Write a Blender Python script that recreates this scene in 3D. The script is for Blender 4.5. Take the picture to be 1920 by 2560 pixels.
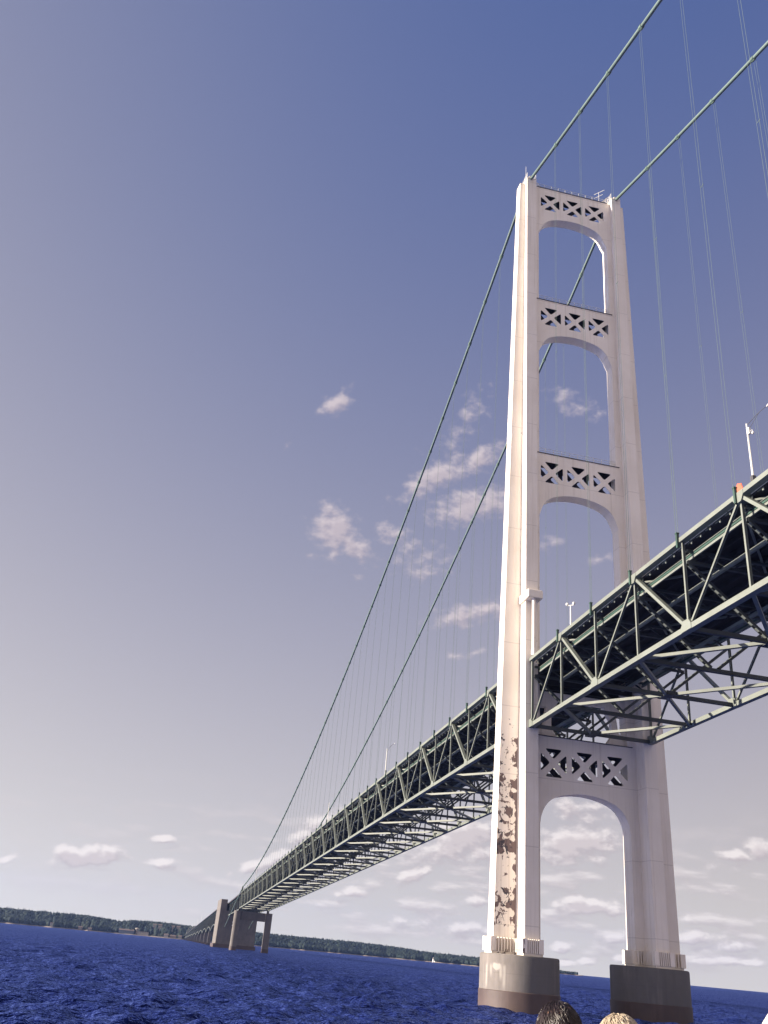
import bpy, math, random
import numpy as np
from mathutils import Vector, Matrix

random.seed(7)
rng = np.random.default_rng(11)
PI = math.pi
for o in list(bpy.data.objects):
    bpy.data.objects.remove(o)
scene = bpy.context.scene
COL = scene.collection

# ------------------------------------------------------------------ camera
CAM = Vector((145.44, -62.12, 5.44))
YAW, PITCH, ROLL = 2.95711, 0.46866, 0.09215
F = Vector((math.cos(PITCH) * math.cos(YAW), math.cos(PITCH) * math.sin(YAW), math.sin(PITCH)))
R0 = F.cross(Vector((0, 0, 1))).normalized()
U0 = R0.cross(F)
RX = math.cos(ROLL) * R0 + math.sin(ROLL) * U0
UP = -math.sin(ROLL) * R0 + math.cos(ROLL) * U0
cd = bpy.data.cameras.new("camera")
cam = bpy.data.objects.new("camera", cd)
COL.objects.link(cam)
m = Matrix((RX, UP, -F)).transposed().to_4x4()
m.translation = CAM
cam.matrix_world = m
cd.sensor_fit = 'VERTICAL'
cd.sensor_height = 36.0
cd.sensor_width = 27.0
cd.lens = 36.0 * 2181.3 / 2560.0
cd.clip_start = 0.1
cd.clip_end = 20000.0
scene.camera = cam

# ------------------------------------------------------------------ exposure
vs = scene.view_settings
scene.display_settings.display_device = 'sRGB'
vs.view_transform = 'Standard'
vs.look = 'None'
vs.exposure = 1.5
vs.gamma = 1.0
vs.use_curve_mapping = False
scene.cycles.max_bounces = 8
scene.cycles.diffuse_bounces = 4
scene.cycles.glossy_bounces = 3
scene.cycles.use_denoising = True

# ------------------------------------------------------------------ sun
SUN_EL, SUN_AZ = math.radians(19.0), math.radians(264.0)      # azimuth counter-clockwise from +x
SUN = Vector((math.cos(SUN_EL) * math.cos(SUN_AZ), math.cos(SUN_EL) * math.sin(SUN_AZ), math.sin(SUN_EL)))
ld = bpy.data.lights.new("sun", 'SUN')
ld.energy = 5.0
ld.angle = math.radians(0.53)
ld.color = (1.0, 0.87, 0.70)
lo = bpy.data.objects.new("sun", ld)
COL.objects.link(lo)
lo.rotation_euler = (-SUN).to_track_quat('-Z', 'Y').to_euler()
lo.location = (0, -300, 300)

# ------------------------------------------------------------------ world
world = bpy.data.worlds.new("World")
scene.world = world
world.use_nodes = True
NT = world.node_tree
NT.nodes.clear()


def N(nt, typ, **kw):
    n = nt.nodes.new(typ)
    for k, v in kw.items():
        setattr(n, k, v)
    return n


def setin(nt, node, i, v):
    if v is None:
        return
    if hasattr(v, 'is_output'):
        nt.links.new(v, node.inputs[i])
    else:
        node.inputs[i].default_value = v


def MATH(nt, op, a, b=None, c=None, clamp=False):
    n = N(nt, 'ShaderNodeMath', operation=op, use_clamp=clamp)
    setin(nt, n, 0, a); setin(nt, n, 1, b); setin(nt, n, 2, c)
    return n.outputs[0]


def VMATH(nt, op, a, b=None, scale=None):
    n = N(nt, 'ShaderNodeVectorMath', operation=op)
    setin(nt, n, 0, a); setin(nt, n, 1, b)
    if scale is not None:
        setin(nt, n, 3, scale)
    return n.outputs['Value'] if op in ('DOT_PRODUCT', 'LENGTH', 'DISTANCE') else n.outputs['Vector']


def SMOOTH(nt, v, a, b, lo=0.0, hi=1.0, kind='SMOOTHSTEP'):
    n = N(nt, 'ShaderNodeMapRange', interpolation_type=kind)
    setin(nt, n, 0, v); setin(nt, n, 1, a); setin(nt, n, 2, b); setin(nt, n, 3, lo); setin(nt, n, 4, hi)
    return n.outputs[0]


def MIX(nt, fac, a, b, blend='MIX'):
    n = N(nt, 'ShaderNodeMix', data_type='RGBA', blend_type=blend)
    setin(nt, n, 0, fac); setin(nt, n, 6, a); setin(nt, n, 7, b)
    return n.outputs[2]


def NOISE(nt, vec, scale, detail=4, rough=0.55, dist=0.0, typ=None):
    n = N(nt, 'ShaderNodeTexNoise')
    if vec is not None:
        nt.links.new(vec, n.inputs['Vector'])
    n.inputs['Scale'].default_value = scale
    n.inputs['Detail'].default_value = detail
    n.inputs['Roughness'].default_value = rough
    n.inputs['Distortion'].default_value = dist
    return n.outputs['Fac']


CLOUDS = [(173.97,33.53,1.08,0.6,30,0.75),(172.9,34.91,0.54,0.24,25,0.25),(177.21,30.45,0.42,0.27,45,0.3),(172.93,25.48,1.67,1.27,-35,0.8),(171.34,24.42,1.37,0.67,-30,0.75),(172.77,23.82,1.21,0.36,20,0.5),(166.0,29.25,2.27,0.79,27,0.85),(162.94,30.44,2.1,0.66,29,0.8),(163.32,27.56,2.35,0.96,13,0.8),(161.64,27.91,1.8,0.9,13,0.7),(163.62,33.43,1.65,0.9,45,0.35),(164.76,31.58,1.2,0.9,35,0.25),(168.59,25.42,1.28,0.67,-20,0.5),(167.5,24.44,0.76,0.91,-45,0.4),(165.94,23.63,1.51,0.91,25,0.4),(167.84,28.38,0.76,0.3,25,0.35),(163.15,20.47,2.39,0.6,10,0.65),(161.57,20.84,1.79,0.65,13,0.6),(163.66,17.83,0.66,0.24,10,0.5),(162.26,18.14,0.65,0.21,20,0.4),(155.48,34.28,1.58,0.63,-20,0.45),(153.77,33.62,0.63,0.46,5,0.4),(157.29,25.36,0.94,0.38,5,0.5),(153.79,24.35,0.8,0.34,5,0.35),(170.94,22.33,0.42,0.21,5,0.3),(184.99,3.77,2.01,0.52,8,1.0),(186.05,3.86,1.02,0.36,5,0.9),(184.01,4.13,1.04,0.37,5,0.8),(189.37,3.07,0.61,0.24,20,0.9),(180.93,5.16,0.76,0.22,7,0.8),(180.72,3.83,0.96,0.27,5,0.7),(174.99,4.26,1.52,0.36,20,0.9),(173.95,4.83,1.12,0.36,30,0.9),(171.37,7.06,1.57,0.57,25,0.8),(172.57,6.28,0.99,0.45,25,0.8),(165.84,4.48,0.9,0.42,15,0.9),(165.01,4.75,0.62,0.28,25,0.8),(169.12,3.3,0.89,0.31,5,0.75),(170.07,3.04,0.72,0.25,5,0.5),(162.72,7.09,1.98,0.85,10,0.95),(163.82,6.08,3.1,0.73,7,0.6),(161.55,5.98,2.24,0.67,5,0.6),(155.99,7.13,2.46,0.71,8,0.95),(156.41,6.33,2.72,0.6,2,0.6),(154.36,6.84,1.61,0.54,0,0.5),(155.82,8.91,2.2,0.66,-9,0.5),(155.38,3.56,1.75,0.42,3,1.0),(156.18,3.8,0.8,0.32,5,0.9),(153.94,3.46,1.05,0.31,1,0.7),(145.56,7.13,0.88,0.49,1,0.9),(146.83,6.76,0.99,0.4,5,0.7),(147.26,6.2,1.24,0.3,5,0.35),(161.74,3.39,0.93,0.3,5,0.7),(165.8,1.93,1.65,0.28,5,0.45),(162.5,1.82,1.63,0.38,5,0.7),(163.91,2.58,1.38,0.28,5,0.4),(160.87,1.83,1.08,0.38,5,0.6),(180.83,1.63,0.37,0.13,5,0.4),(175.75,1.97,1.63,0.16,5,0.25),(156.87,1.3,0.84,0.32,5,0.8),(153.73,2.02,0.93,0.31,15,0.9),(153.52,0.97,0.66,0.2,5,0.7),(151.9,3.0,1.53,0.2,5,0.4),(149.43,2.34,1.49,0.35,5,0.8),(147.27,2.15,1.44,0.29,5,0.7),(148.42,1.26,1.45,0.22,5,0.9),(146.64,1.29,0.95,0.21,5,0.8),(149.86,3.26,1.5,0.25,5,0.4),(155.32,0.71,0.67,0.18,5,0.8),(167.43,1.55,1.1,0.22,5,0.35),(156.61,0.48,0.78,0.18,5,0.7)]

tc = N(NT, 'ShaderNodeTexCoord')
D = VMATH(NT, 'NORMALIZE', tc.outputs['Generated'])
sep = N(NT, 'ShaderNodeSeparateXYZ'); NT.links.new(D, sep.inputs[0])
dz = MATH(NT, 'MAXIMUM', sep.outputs[2], 0.0)
cs = VMATH(NT, 'DOT_PRODUCT', D, tuple(SUN))
e5 = MATH(NT, 'EXPONENT', MATH(NT, 'MULTIPLY', dz, -5.0))
e18 = MATH(NT, 'EXPONENT', MATH(NT, 'MULTIPLY', dz, -1.8))
ce = MATH(NT, 'MULTIPLY', cs, MATH(NT, 'EXPONENT', MATH(NT, 'MULTIPLY', dz, -1.0)))
cc = MATH(NT, 'MULTIPLY', cs, cs)
COEF = [(-0.0912, -0.0044, 0.2737), (0.03, 0.09, 0.115), (0.8265, 0.6459, 0.3235), (0.1473, 0.152, 0.1464), (0.2512, 0.1826, 0.0491)]
acc = None
for s_, c_ in zip((1.0, e5, e18, ce, cc), COEF):
    n_ = VMATH(NT, 'SCALE', c_, None, s_)
    acc = n_ if acc is None else VMATH(NT, 'ADD', acc, n_)
base_sky = VMATH(NT, 'MAXIMUM', acc, (0.05, 0.07, 0.15))
nish = N(NT, 'ShaderNodeTexSky', sky_type='NISHITA', sun_disc=False)
nish.sun_elevation = SUN_EL
nish.sun_rotation = PI / 2 - SUN_AZ          # Blender measures it clockwise from +y
nish_c = VMATH(NT, 'SCALE', nish.outputs[0], None, 0.1)
sky_m = MIX(NT, 0.97, nish_c, base_sky)
# warm bright glow added behind the viewer to fill the tower's shaded faces
east = SMOOTH(NT, sep.outputs[0], 0.0, 0.5)
sky_c = MIX(NT, MATH(NT, 'MULTIPLY', east, 0.85), sky_m, (1.02, 0.87, 0.80, 1))

az = MATH(NT, 'MULTIPLY', MATH(NT, 'ARCTAN2', sep.outputs[1], sep.outputs[0]), 180 / PI)
az = MATH(NT, 'ADD', az, MATH(NT, 'MULTIPLY', MATH(NT, 'LESS_THAN', az, 0.0), 360.0))
el = MATH(NT, 'MULTIPLY', MATH(NT, 'ARCSINE', sep.outputs[2]), 180 / PI)
cmb = N(NT, 'ShaderNodeCombineXYZ'); NT.links.new(az, cmb.inputs[0]); NT.links.new(el, cmb.inputs[1])
AE = cmb.outputs[0]

# clouds: every drifting cloud is a soft ellipse on the celestial sphere, broken up by fractal noise
g = bpy.data.node_groups.new("cloud_field", 'ShaderNodeTree')
g.interface.new_socket("Vector", in_out='INPUT', socket_type='NodeSocketVector')
g.interface.new_socket("Density", in_out='OUTPUT', socket_type='NodeSocketFloat')
gi = N(g, 'NodeGroupInput'); go = N(g, 'NodeGroupOutput')
gv = gi.outputs[0]
wn = N(g, 'ShaderNodeTexNoise'); g.links.new(gv, wn.inputs['Vector'])
wn.inputs['Scale'].default_value = 0.45; wn.inputs['Detail'].default_value = 5
warp = VMATH(g, 'SCALE', VMATH(g, 'SUBTRACT', wn.outputs['Color'], (0.5, 0.5, 0.5)), None, 1.1)
gw = VMATH(g, 'ADD', gv, warp)
accd = None
for (a_, e_, w_, h_, t_, s_) in CLOUDS:
    mp = N(g, 'ShaderNodeMapping', vector_type='TEXTURE')
    g.links.new(gw if e_ > 8 else gv, mp.inputs['Vector'])
    if accd is None:
        mp.inputs['Location'].default_value = (a_, e_, 0)
    else:                                    # chained through z (scaled away) so the shader compiler works through them one by one
        lc = N(g, 'ShaderNodeCombineXYZ')
        lc.inputs[0].default_value = a_; lc.inputs[1].default_value = e_
        g.links.new(accd, lc.inputs[2])
        g.links.new(lc.outputs[0], mp.inputs['Location'])
    mp.inputs['Rotation'].default_value = (0, 0, math.radians(-t_))
    mp.inputs['Scale'].default_value = (1.42 * w_ / math.cos(math.radians(e_)), 1.5 * h_, 1e6)
    ln = VMATH(g, 'LENGTH', mp.outputs[0])
    v_ = MATH(g, 'MULTIPLY_ADD', ln, -s_, s_)
    accd = v_ if accd is None else MATH(g, 'MAXIMUM', accd, v_)
fn = NOISE(g, VMATH(g, 'MULTIPLY', gv, (1.0, 1.5, 1.0)), 1.0, 6, 0.56)
tot = MATH(g, 'ADD', accd, MATH(g, 'MULTIPLY', MATH(g, 'SUBTRACT', fn, 0.5), 1.25))
sp = N(g, 'ShaderNodeSeparateXYZ'); g.links.new(gv, sp.inputs[0])
den = SMOOTH(g, tot, 0.03, SMOOTH(g, sp.outputs[1], 8.0, 18.0, 0.6, 0.72))
# thin stratus band low over the horizon
bn = NOISE(g, VMATH(g, 'MULTIPLY', gv, (0.3, 1.2, 1.0)), 0.9, 5, 0.52)
bm = MATH(g, 'MULTIPLY', SMOOTH(g, sp.outputs[1], 0.2, 1.5), SMOOTH(g, sp.outputs[1], 10.0, 4.0))
bm = MATH(g, 'MULTIPLY', bm, SMOOTH(g, sp.outputs[0], 186.0, 168.0, 0.35, 1.0))
band = MATH(g, 'MULTIPLY', SMOOTH(g, bn, 0.46, 0.66), MATH(g, 'MULTIPLY', bm, 0.75))
g.links.new(MATH(g, 'MAXIMUM', den, band), go.inputs[0])
ga = N(NT, 'ShaderNodeGroup'); ga.node_tree = g; NT.links.new(AE, ga.inputs[0])
gb = N(NT, 'ShaderNodeGroup'); gb.node_tree = g
NT.links.new(VMATH(NT, 'ADD', AE, (0.22, 0.34, 0.0)), gb.inputs[0])
lit = MATH(NT, 'MULTIPLY_ADD', MATH(NT, 'SUBTRACT', ga.outputs[0], gb.outputs[0]), 0.9, 0.42, clamp=True)
low = SMOOTH(NT, el, 3.0, 22.0, 1.0, 0.0)
c_lo = MIX(NT, lit, (0.53, 0.46, 0.485, 1), (0.95, 0.88, 0.865, 1))
c_hi = MIX(NT, lit, (0.50, 0.43, 0.49, 1), (0.74, 0.645, 0.67, 1))
c_cl = MIX(NT, low, c_hi, c_lo)
alpha = MATH(NT, 'MULTIPLY', ga.outputs[0], SMOOTH(NT, el, 3.0, 25.0, 0.95, 0.82))
final = MIX(NT, alpha, sky_c, c_cl)
SKY = 0.3536
bg = N(NT, 'ShaderNodeBackground')
NT.links.new(final, bg.inputs[0]); bg.inputs[1].default_value = SKY
bg0 = N(NT, 'ShaderNodeBackground')
NT.links.new(sky_c, bg0.inputs[0]); bg0.inputs[1].default_value = SKY
# the drifting clouds stand over the western and northern sky only; elsewhere it is clear
inside = MATH(NT, 'MULTIPLY', MATH(NT, 'MULTIPLY', MATH(NT, 'GREATER_THAN', az, 145.0), MATH(NT, 'LESS_THAN', az, 215.0)),
              MATH(NT, 'MULTIPLY', MATH(NT, 'GREATER_THAN', el, 0.0), MATH(NT, 'LESS_THAN', el, 40.0)))
mxs = N(NT, 'ShaderNodeMixShader')
NT.links.new(inside, mxs.inputs[0]); NT.links.new(bg0.outputs[0], mxs.inputs[1]); NT.links.new(bg.outputs[0], mxs.inputs[2])
wo = N(NT, 'ShaderNodeOutputWorld'); NT.links.new(mxs.outputs[0], wo.inputs[0])

# ------------------------------------------------------------------ materials
MATS = {}


def new_mat(name):
    mt = bpy.data.materials.new(name)
    mt.use_nodes = True
    nt = mt.node_tree
    b = nt.nodes['Principled BSDF']
    MATS[name] = mt
    return mt, nt, b


def objcoord(nt):
    return N(nt, 'ShaderNodeNewGeometry').outputs['Position']


def bump(nt, b, h, strength, dist):
    n = N(nt, 'ShaderNodeBump')
    n.inputs['Strength'].default_value = strength
    n.inputs['Distance'].default_value = dist
    nt.links.new(h, n.inputs['Height'])
    nt.links.new(n.outputs[0], b.inputs['Normal'])


def simple(name, col, rough=0.6, var=0.15, scale=0.6, metal=0.0, stain=None):
    mt, nt, b = new_mat(name)
    p = objcoord(nt)
    f = NOISE(nt, p, scale, 6, 0.6)
    c0 = tuple(c * (1 - var) for c in col) + (1,)
    c1 = tuple(min(1, c * (1 + var)) for c in col) + (1,)
    c = MIX(nt, SMOOTH(nt, f, 0.3, 0.7), c0, c1)
    if stain:
        f2 = NOISE(nt, VMATH(nt, 'MULTIPLY', p, (1, 1, stain[2])), stain[1], 7, 0.65)
        c = MIX(nt, SMOOTH(nt, f2, stain[3], stain[3] + 0.06), c, stain[0] + (1,))
    nt.links.new(c, b.inputs['Base Color'])
    b.inputs['Roughness'].default_value = rough
    b.inputs['Metallic'].default_value = metal
    return mt


GREEN = simple("green_paint", (0.136, 0.153, 0.139), 0.55, 0.12, 0.25, stain=((0.11, 0.115, 0.105), 0.55, 1.0, 0.66))
GREEN_DEEP = simple("deep_green_paint", (0.0177, 0.0532, 0.0426), 0.5, 0.2, 0.4)
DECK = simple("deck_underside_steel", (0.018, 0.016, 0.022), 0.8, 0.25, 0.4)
GREEN_SHADED = simple("shaded_green_steel", (0.040, 0.048, 0.052), 0.6, 0.2, 0.3)  # the green steel again, darkened so its colour carries the shade
CABLE = simple("cable_paint", (0.0994, 0.1455, 0.1349), 0.5, 0.08, 0.2)
ROPE = simple("suspender_paint", (0.0994, 0.142, 0.1349), 0.5, 0.08, 0.2)
BAND = simple("band_steel", (0.08, 0.13, 0.11), 0.5, 0.2, 0.8)
WHITE = simple("white_paint", (0.624, 0.616, 0.592), 0.4, 0.03, 0.6)
DARKM = simple("dark_metal", (0.05, 0.05, 0.06), 0.5, 0.15, 2.0)
ORANGE = simple("orange_sheet", (0.42, 0.055, 0.014), 0.6, 0.06, 3.0)
SAND = simple("beach_sand", (0.1704, 0.1349, 0.1065), 0.95, 0.2, 0.02)
HILL = simple("hillside_ground", (0.0142, 0.0199, 0.0142), 0.95, 0.25, 0.02)
ROOFM = simple("roof_shingle", (0.1136, 0.0852, 0.0781), 0.9, 0.2, 0.5)
WALLW = simple("pale_wall", (0.2982, 0.2769, 0.2556), 0.8, 0.06, 0.3)
WALLT = simple("tan_wall", (0.1988, 0.1633, 0.1349), 0.8, 0.08, 0.3)
WALLB = simple("blue_grey_wall", (0.0852, 0.1065, 0.1562), 0.8, 0.1, 0.3)
GLASSM = simple("dark_window", (0.03, 0.035, 0.05), 0.15, 0.1, 1.0)


XC, W = 9.283, 10.363          # tower centre line and half the distance between the trusses


def tower_material():
    mt, nt, b = new_mat("cream_tower_paint")
    geo = N(nt, 'ShaderNodeNewGeometry')
    p = geo.outputs['Position']
    s = N(nt, 'ShaderNodeSeparateXYZ'); nt.links.new(p, s.inputs[0])
    nrm = N(nt, 'ShaderNodeSeparateXYZ'); nt.links.new(geo.outputs['True Normal'], nrm.inputs[0])
    z = s.outputs[2]
    f = NOISE(nt, p, 0.12, 6, 0.6)
    c = MIX(nt, SMOOTH(nt, f, 0.3, 0.7), (0.72, 0.66, 0.595, 1), (0.80, 0.74, 0.675, 1))
    # faint vertical streaks of dirt
    st = NOISE(nt, VMATH(nt, 'MULTIPLY', p, (1.6, 1.6, 0.03)), 1.0, 6, 0.65)
    c = MIX(nt, MATH(nt, 'MULTIPLY', SMOOTH(nt, st, 0.5, 0.75), 0.45), c, (0.46, 0.40, 0.34, 1))
    # horizontal plate joints
    j = MATH(nt, 'FRACT', MATH(nt, 'DIVIDE', z, 10.9))
    jl = MATH(nt, 'LESS_THAN', j, 0.012)
    c = MIX(nt, MATH(nt, 'MULTIPLY', jl, 0.35), c, (0.35, 0.31, 0.28, 1))
    # scattered small chips
    ch = NOISE(nt, p, 0.9, 5, 0.6)
    wide = NOISE(nt, p, 0.06, 2, 0.5)
    thr = MATH(nt, 'SUBTRACT', 0.885, MATH(nt, 'MULTIPLY', SMOOTH(nt, wide, 0.45, 0.7), 0.17))
    chip = MATH(nt, 'GREATER_THAN', ch, thr)
    c = MIX(nt, chip, c, (0.06, 0.055, 0.07, 1))
    # heavy peeling on the outer panel of the near leg, below the deck
    onface = MATH(nt, 'MULTIPLY', MATH(nt, 'GREATER_THAN', nrm.outputs[0], 0.5), MATH(nt, 'LESS_THAN', s.outputs[1], -11.5))
    lowz = SMOOTH(nt, z, 47.0, 36.0)
    pv = VMATH(nt, 'MULTIPLY', p, (0.0, 1.0, 0.8))
    zv = N(nt, 'ShaderNodeCombineXYZ'); nt.links.new(z, zv.inputs[2])
    row = NOISE(nt, zv.outputs[0], 0.155, 3, 0.75)
    rowb = SMOOTH(nt, row, 0.42, 0.66, -0.11, 0.24)
    n1 = NOISE(nt, pv, 0.95, 6, 0.6, 0.5)
    v1 = MATH(nt, 'ADD', n1, rowb)
    edge = SMOOTH(nt, s.outputs[1], -12.2, -11.4, 0.0, 0.2)      # rust runs down the inner corner
    v1 = MATH(nt, 'ADD', v1, edge)
    thr1 = SMOOTH(nt, lowz, 0.0, 1.0, 1.1, 0.56, kind='LINEAR')
    peel = MATH(nt, 'MULTIPLY', MATH(nt, 'GREATER_THAN', v1, thr1), onface)
    c = MIX(nt, peel, c, (0.125, 0.085, 0.084, 1))
    n2 = NOISE(nt, VMATH(nt, 'ADD', pv, (0.0, 7.3, 31.0)), 1.1, 7, 0.66, 0.9)
    v2 = MATH(nt, 'ADD', n2, MATH(nt, 'MULTIPLY', rowb, 0.55))
    bare = MATH(nt, 'MULTIPLY', MATH(nt, 'MULTIPLY', MATH(nt, 'GREATER_THAN', v2, 0.60), onface), MATH(nt, 'GREATER_THAN', lowz, 0.5))
    bare = MATH(nt, 'MULTIPLY', bare, MATH(nt, 'LESS_THAN', s.outputs[1], -12.2))
    c = MIX(nt, bare, c, (0.022, 0.02, 0.036, 1))
    # thinner flaking on the sunlit side of the core, low down
    side = MATH(nt, 'MULTIPLY', MATH(nt, 'LESS_THAN', nrm.outputs[1], -0.5), MATH(nt, 'LESS_THAN', z, 52.0))
    n3 = NOISE(nt, VMATH(nt, 'MULTIPLY', p, (1, 1, 0.35)), 0.9, 7, 0.7)
    flake = MATH(nt, 'MULTIPLY', SMOOTH(nt, n3, 0.6, 0.68), side)
    c = MIX(nt, MATH(nt, 'MULTIPLY', flake, 0.45), c, (0.42, 0.33, 0.29, 1))
    nt.links.new(c, b.inputs['Base Color'])
    b.inputs['Roughness'].default_value = 0.6
    hb = NOISE(nt, VMATH(nt, 'MULTIPLY', p, (1, 1, 0.4)), 0.5, 3, 0.5)
    bump(nt, b, hb, 0.15, 0.12)
    return mt


def concrete_material(name, base, dark, rough=0.85, streak=0.5, bands=None):
    mt, nt, b = new_mat(name)
    p = objcoord(nt)
    s = N(nt, 'ShaderNodeSeparateXYZ'); nt.links.new(p, s.inputs[0])
    f = NOISE(nt, p, 0.18, 7, 0.62)
    c = MIX(nt, SMOOTH(nt, f, 0.3, 0.7), dark + (1,), base + (1,))
    st = NOISE(nt, VMATH(nt, 'MULTIPLY', p, (0.7, 0.7, 0.07)), 1.0, 7, 0.65)
    c = MIX(nt, MATH(nt, 'MULTIPLY', SMOOTH(nt, st, 0.52, 0.7), streak), c, tuple(min(1, x * 1.45) for x in base) + (1,))
    st2 = NOISE(nt, VMATH(nt, 'MULTIPLY', VMATH(nt, 'ADD', p, (13, 5, 0)), (0.9, 0.9, 0.05)), 1.0, 7, 0.65)
    c = MIX(nt, MATH(nt, 'MULTIPLY', SMOOTH(nt, st2, 0.55, 0.72), streak), c, tuple(x * 0.55 for x in base) + (1,))
    if bands:
        j = MATH(nt, 'FRACT', MATH(nt, 'DIVIDE', s.outputs[2], bands))
        c = MIX(nt, MATH(nt, 'MULTIPLY', MATH(nt, 'LESS_THAN', j, 0.03), 0.3), c, tuple(x * 0.5 for x in base) + (1,))
    if name == "pedestal_concrete":          # white lime runs on the side of the near pedestal
        q = VMATH(nt, 'SUBTRACT', p, (XC, -W, 0.0))
        sq = N(nt, 'ShaderNodeSeparateXYZ'); nt.links.new(q, sq.inputs[0])
        arc = MATH(nt, 'MULTIPLY', MATH(nt, 'SUBTRACT', MATH(nt, 'ARCTAN2', sq.outputs[1], sq.outputs[0]), math.radians(-55)), 5.8)
        wob = MATH(nt, 'MULTIPLY', MATH(nt, 'SUBTRACT', NOISE(nt, VMATH(nt, 'MULTIPLY', p, (1, 1, 0.6)), 1.1, 6, 0.65), 0.5), 1.7)
        cv = N(nt, 'ShaderNodeCombineXYZ')
        nt.links.new(MATH(nt, 'DIVIDE', arc, 1.15), cv.inputs[0])
        nt.links.new(MATH(nt, 'DIVIDE', MATH(nt, 'SUBTRACT', s.outputs[2], 5.45), 0.6), cv.inputs[1])
        blob = MATH(nt, 'SUBTRACT', 1.0, MATH(nt, 'ADD', VMATH(nt, 'LENGTH', cv.outputs[0]), wob))
        drip = None
        for off, zl in ((-0.95, 4.0), (0.75, 3.6), (1.3, 2.6), (-1.9, 2.5)):
            d_ = MATH(nt, 'ABSOLUTE', MATH(nt, 'SUBTRACT', MATH(nt, 'ADD', arc, MATH(nt, 'MULTIPLY', wob, 0.18)), off))
            t_ = MATH(nt, 'MULTIPLY', SMOOTH(nt, d_, 0.34, 0.05), MATH(nt, 'MULTIPLY', SMOOTH(nt, s.outputs[2], zl - .2, zl + .9), SMOOTH(nt, s.outputs[2], 5.9, 5.3)))
            drip = t_ if drip is None else MATH(nt, 'MAXIMUM', drip, t_)
        lime = MATH(nt, 'MAXIMUM', SMOOTH(nt, blob, 0.0, 0.5), MATH(nt, 'MULTIPLY', drip, 0.7))
        c = MIX(nt, MATH(nt, 'MULTIPLY', lime, 0.75), c, (0.33, 0.31, 0.29, 1))
        shade_side = SMOOTH(nt, arc, 2.5, 4.5)      # shade of the side turned from the sun, tinted into the concrete
        c = MIX(nt, MATH(nt, 'MULTIPLY', shade_side, 0.45), c, (0.055, 0.062, 0.075, 1))
    nt.links.new(c, b.inputs['Base Color'])
    b.inputs['Roughness'].default_value = rough
    bump(nt, b, NOISE(nt, p, 1.3, 6, 0.6), 0.25, 0.08)
    return mt


TOWER = tower_material()
INSIDE_SHADE = simple("strut_inside_shade", (0.03, 0.028, 0.05), 0.8, 0.2, 0.4)  # near-black colour standing in for the shade inside the cross struts
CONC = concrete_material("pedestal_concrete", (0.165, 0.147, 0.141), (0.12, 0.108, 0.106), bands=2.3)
CONC2 = concrete_material("pier_concrete", (0.14, 0.126, 0.120), (0.10, 0.091, 0.090), streak=0.3, bands=6.0)
ARMOR = concrete_material("rusted_plate_armour", (0.074, 0.050, 0.048), (0.046, 0.031, 0.032), rough=0.6, streak=0.35)


def water_material():
    """wind-roughened water: a deep blue body under a tinted reflection that follows the slope of every wavelet"""
    mt, nt, b = new_mat("strait_water")
    nt.nodes.remove(b)
    p = objcoord(nt)
    n1 = NOISE(nt, p, 2.2, 3, 0.55, 0.2)
    n2 = NOISE(nt, VMATH(nt, 'MULTIPLY', p, (1.0, 0.8, 1.0)), 0.75, 3, 0.55, 0.2)
    n3 = NOISE(nt, p, 0.16, 3, 0.55)
    h = MATH(nt, 'ADD', MATH(nt, 'MULTIPLY', n1, 0.22), MATH(nt, 'MULTIPLY', n2, 0.75))
    h = MATH(nt, 'ADD', h, MATH(nt, 'MULTIPLY', n3, 2.2))
    bm_ = N(nt, 'ShaderNodeBump')
    bm_.inputs['Strength'].default_value = 1.0
    bm_.inputs['Distance'].default_value = WATER_BUMP
    nt.links.new(h, bm_.inputs['Height'])
    fr = N(nt, 'ShaderNodeFresnel'); fr.inputs['IOR'].default_value = 1.33
    nt.links.new(bm_.outputs[0], fr.inputs['Normal'])
    w = SMOOTH(nt, fr.outputs[0], 0.03, 0.60, WATER_R0, WATER_R1, kind='LINEAR')
    df = N(nt, 'ShaderNodeBsdfDiffuse')
    df.inputs['Color'].default_value = WATER_COL
    nt.links.new(bm_.outputs[0], df.inputs['Normal'])
    gl = N(nt, 'ShaderNodeBsdfGlossy')
    gl.inputs['Color'].default_value = (0.30, 0.42, 0.96, 1)
    gl.inputs['Roughness'].default_value = 0.3
    nt.links.new(bm_.outputs[0], gl.inputs['Normal'])
    mx = N(nt, 'ShaderNodeMixShader')
    nt.links.new(w, mx.inputs[0]); nt.links.new(df.outputs[0], mx.inputs[1]); nt.links.new(gl.outputs[0], mx.inputs[2])
    nt.links.new(mx.outputs[0], nt.nodes['Material Output'].inputs['Surface'])
    return mt


WATER_COL, WATER_R0, WATER_R1, WATER_BUMP = (0.0075, 0.0135, 0.084, 1), -0.06, 0.92, 2.2
WATER = water_material()

# ------------------------------------------------------------------ geometry helpers


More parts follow.
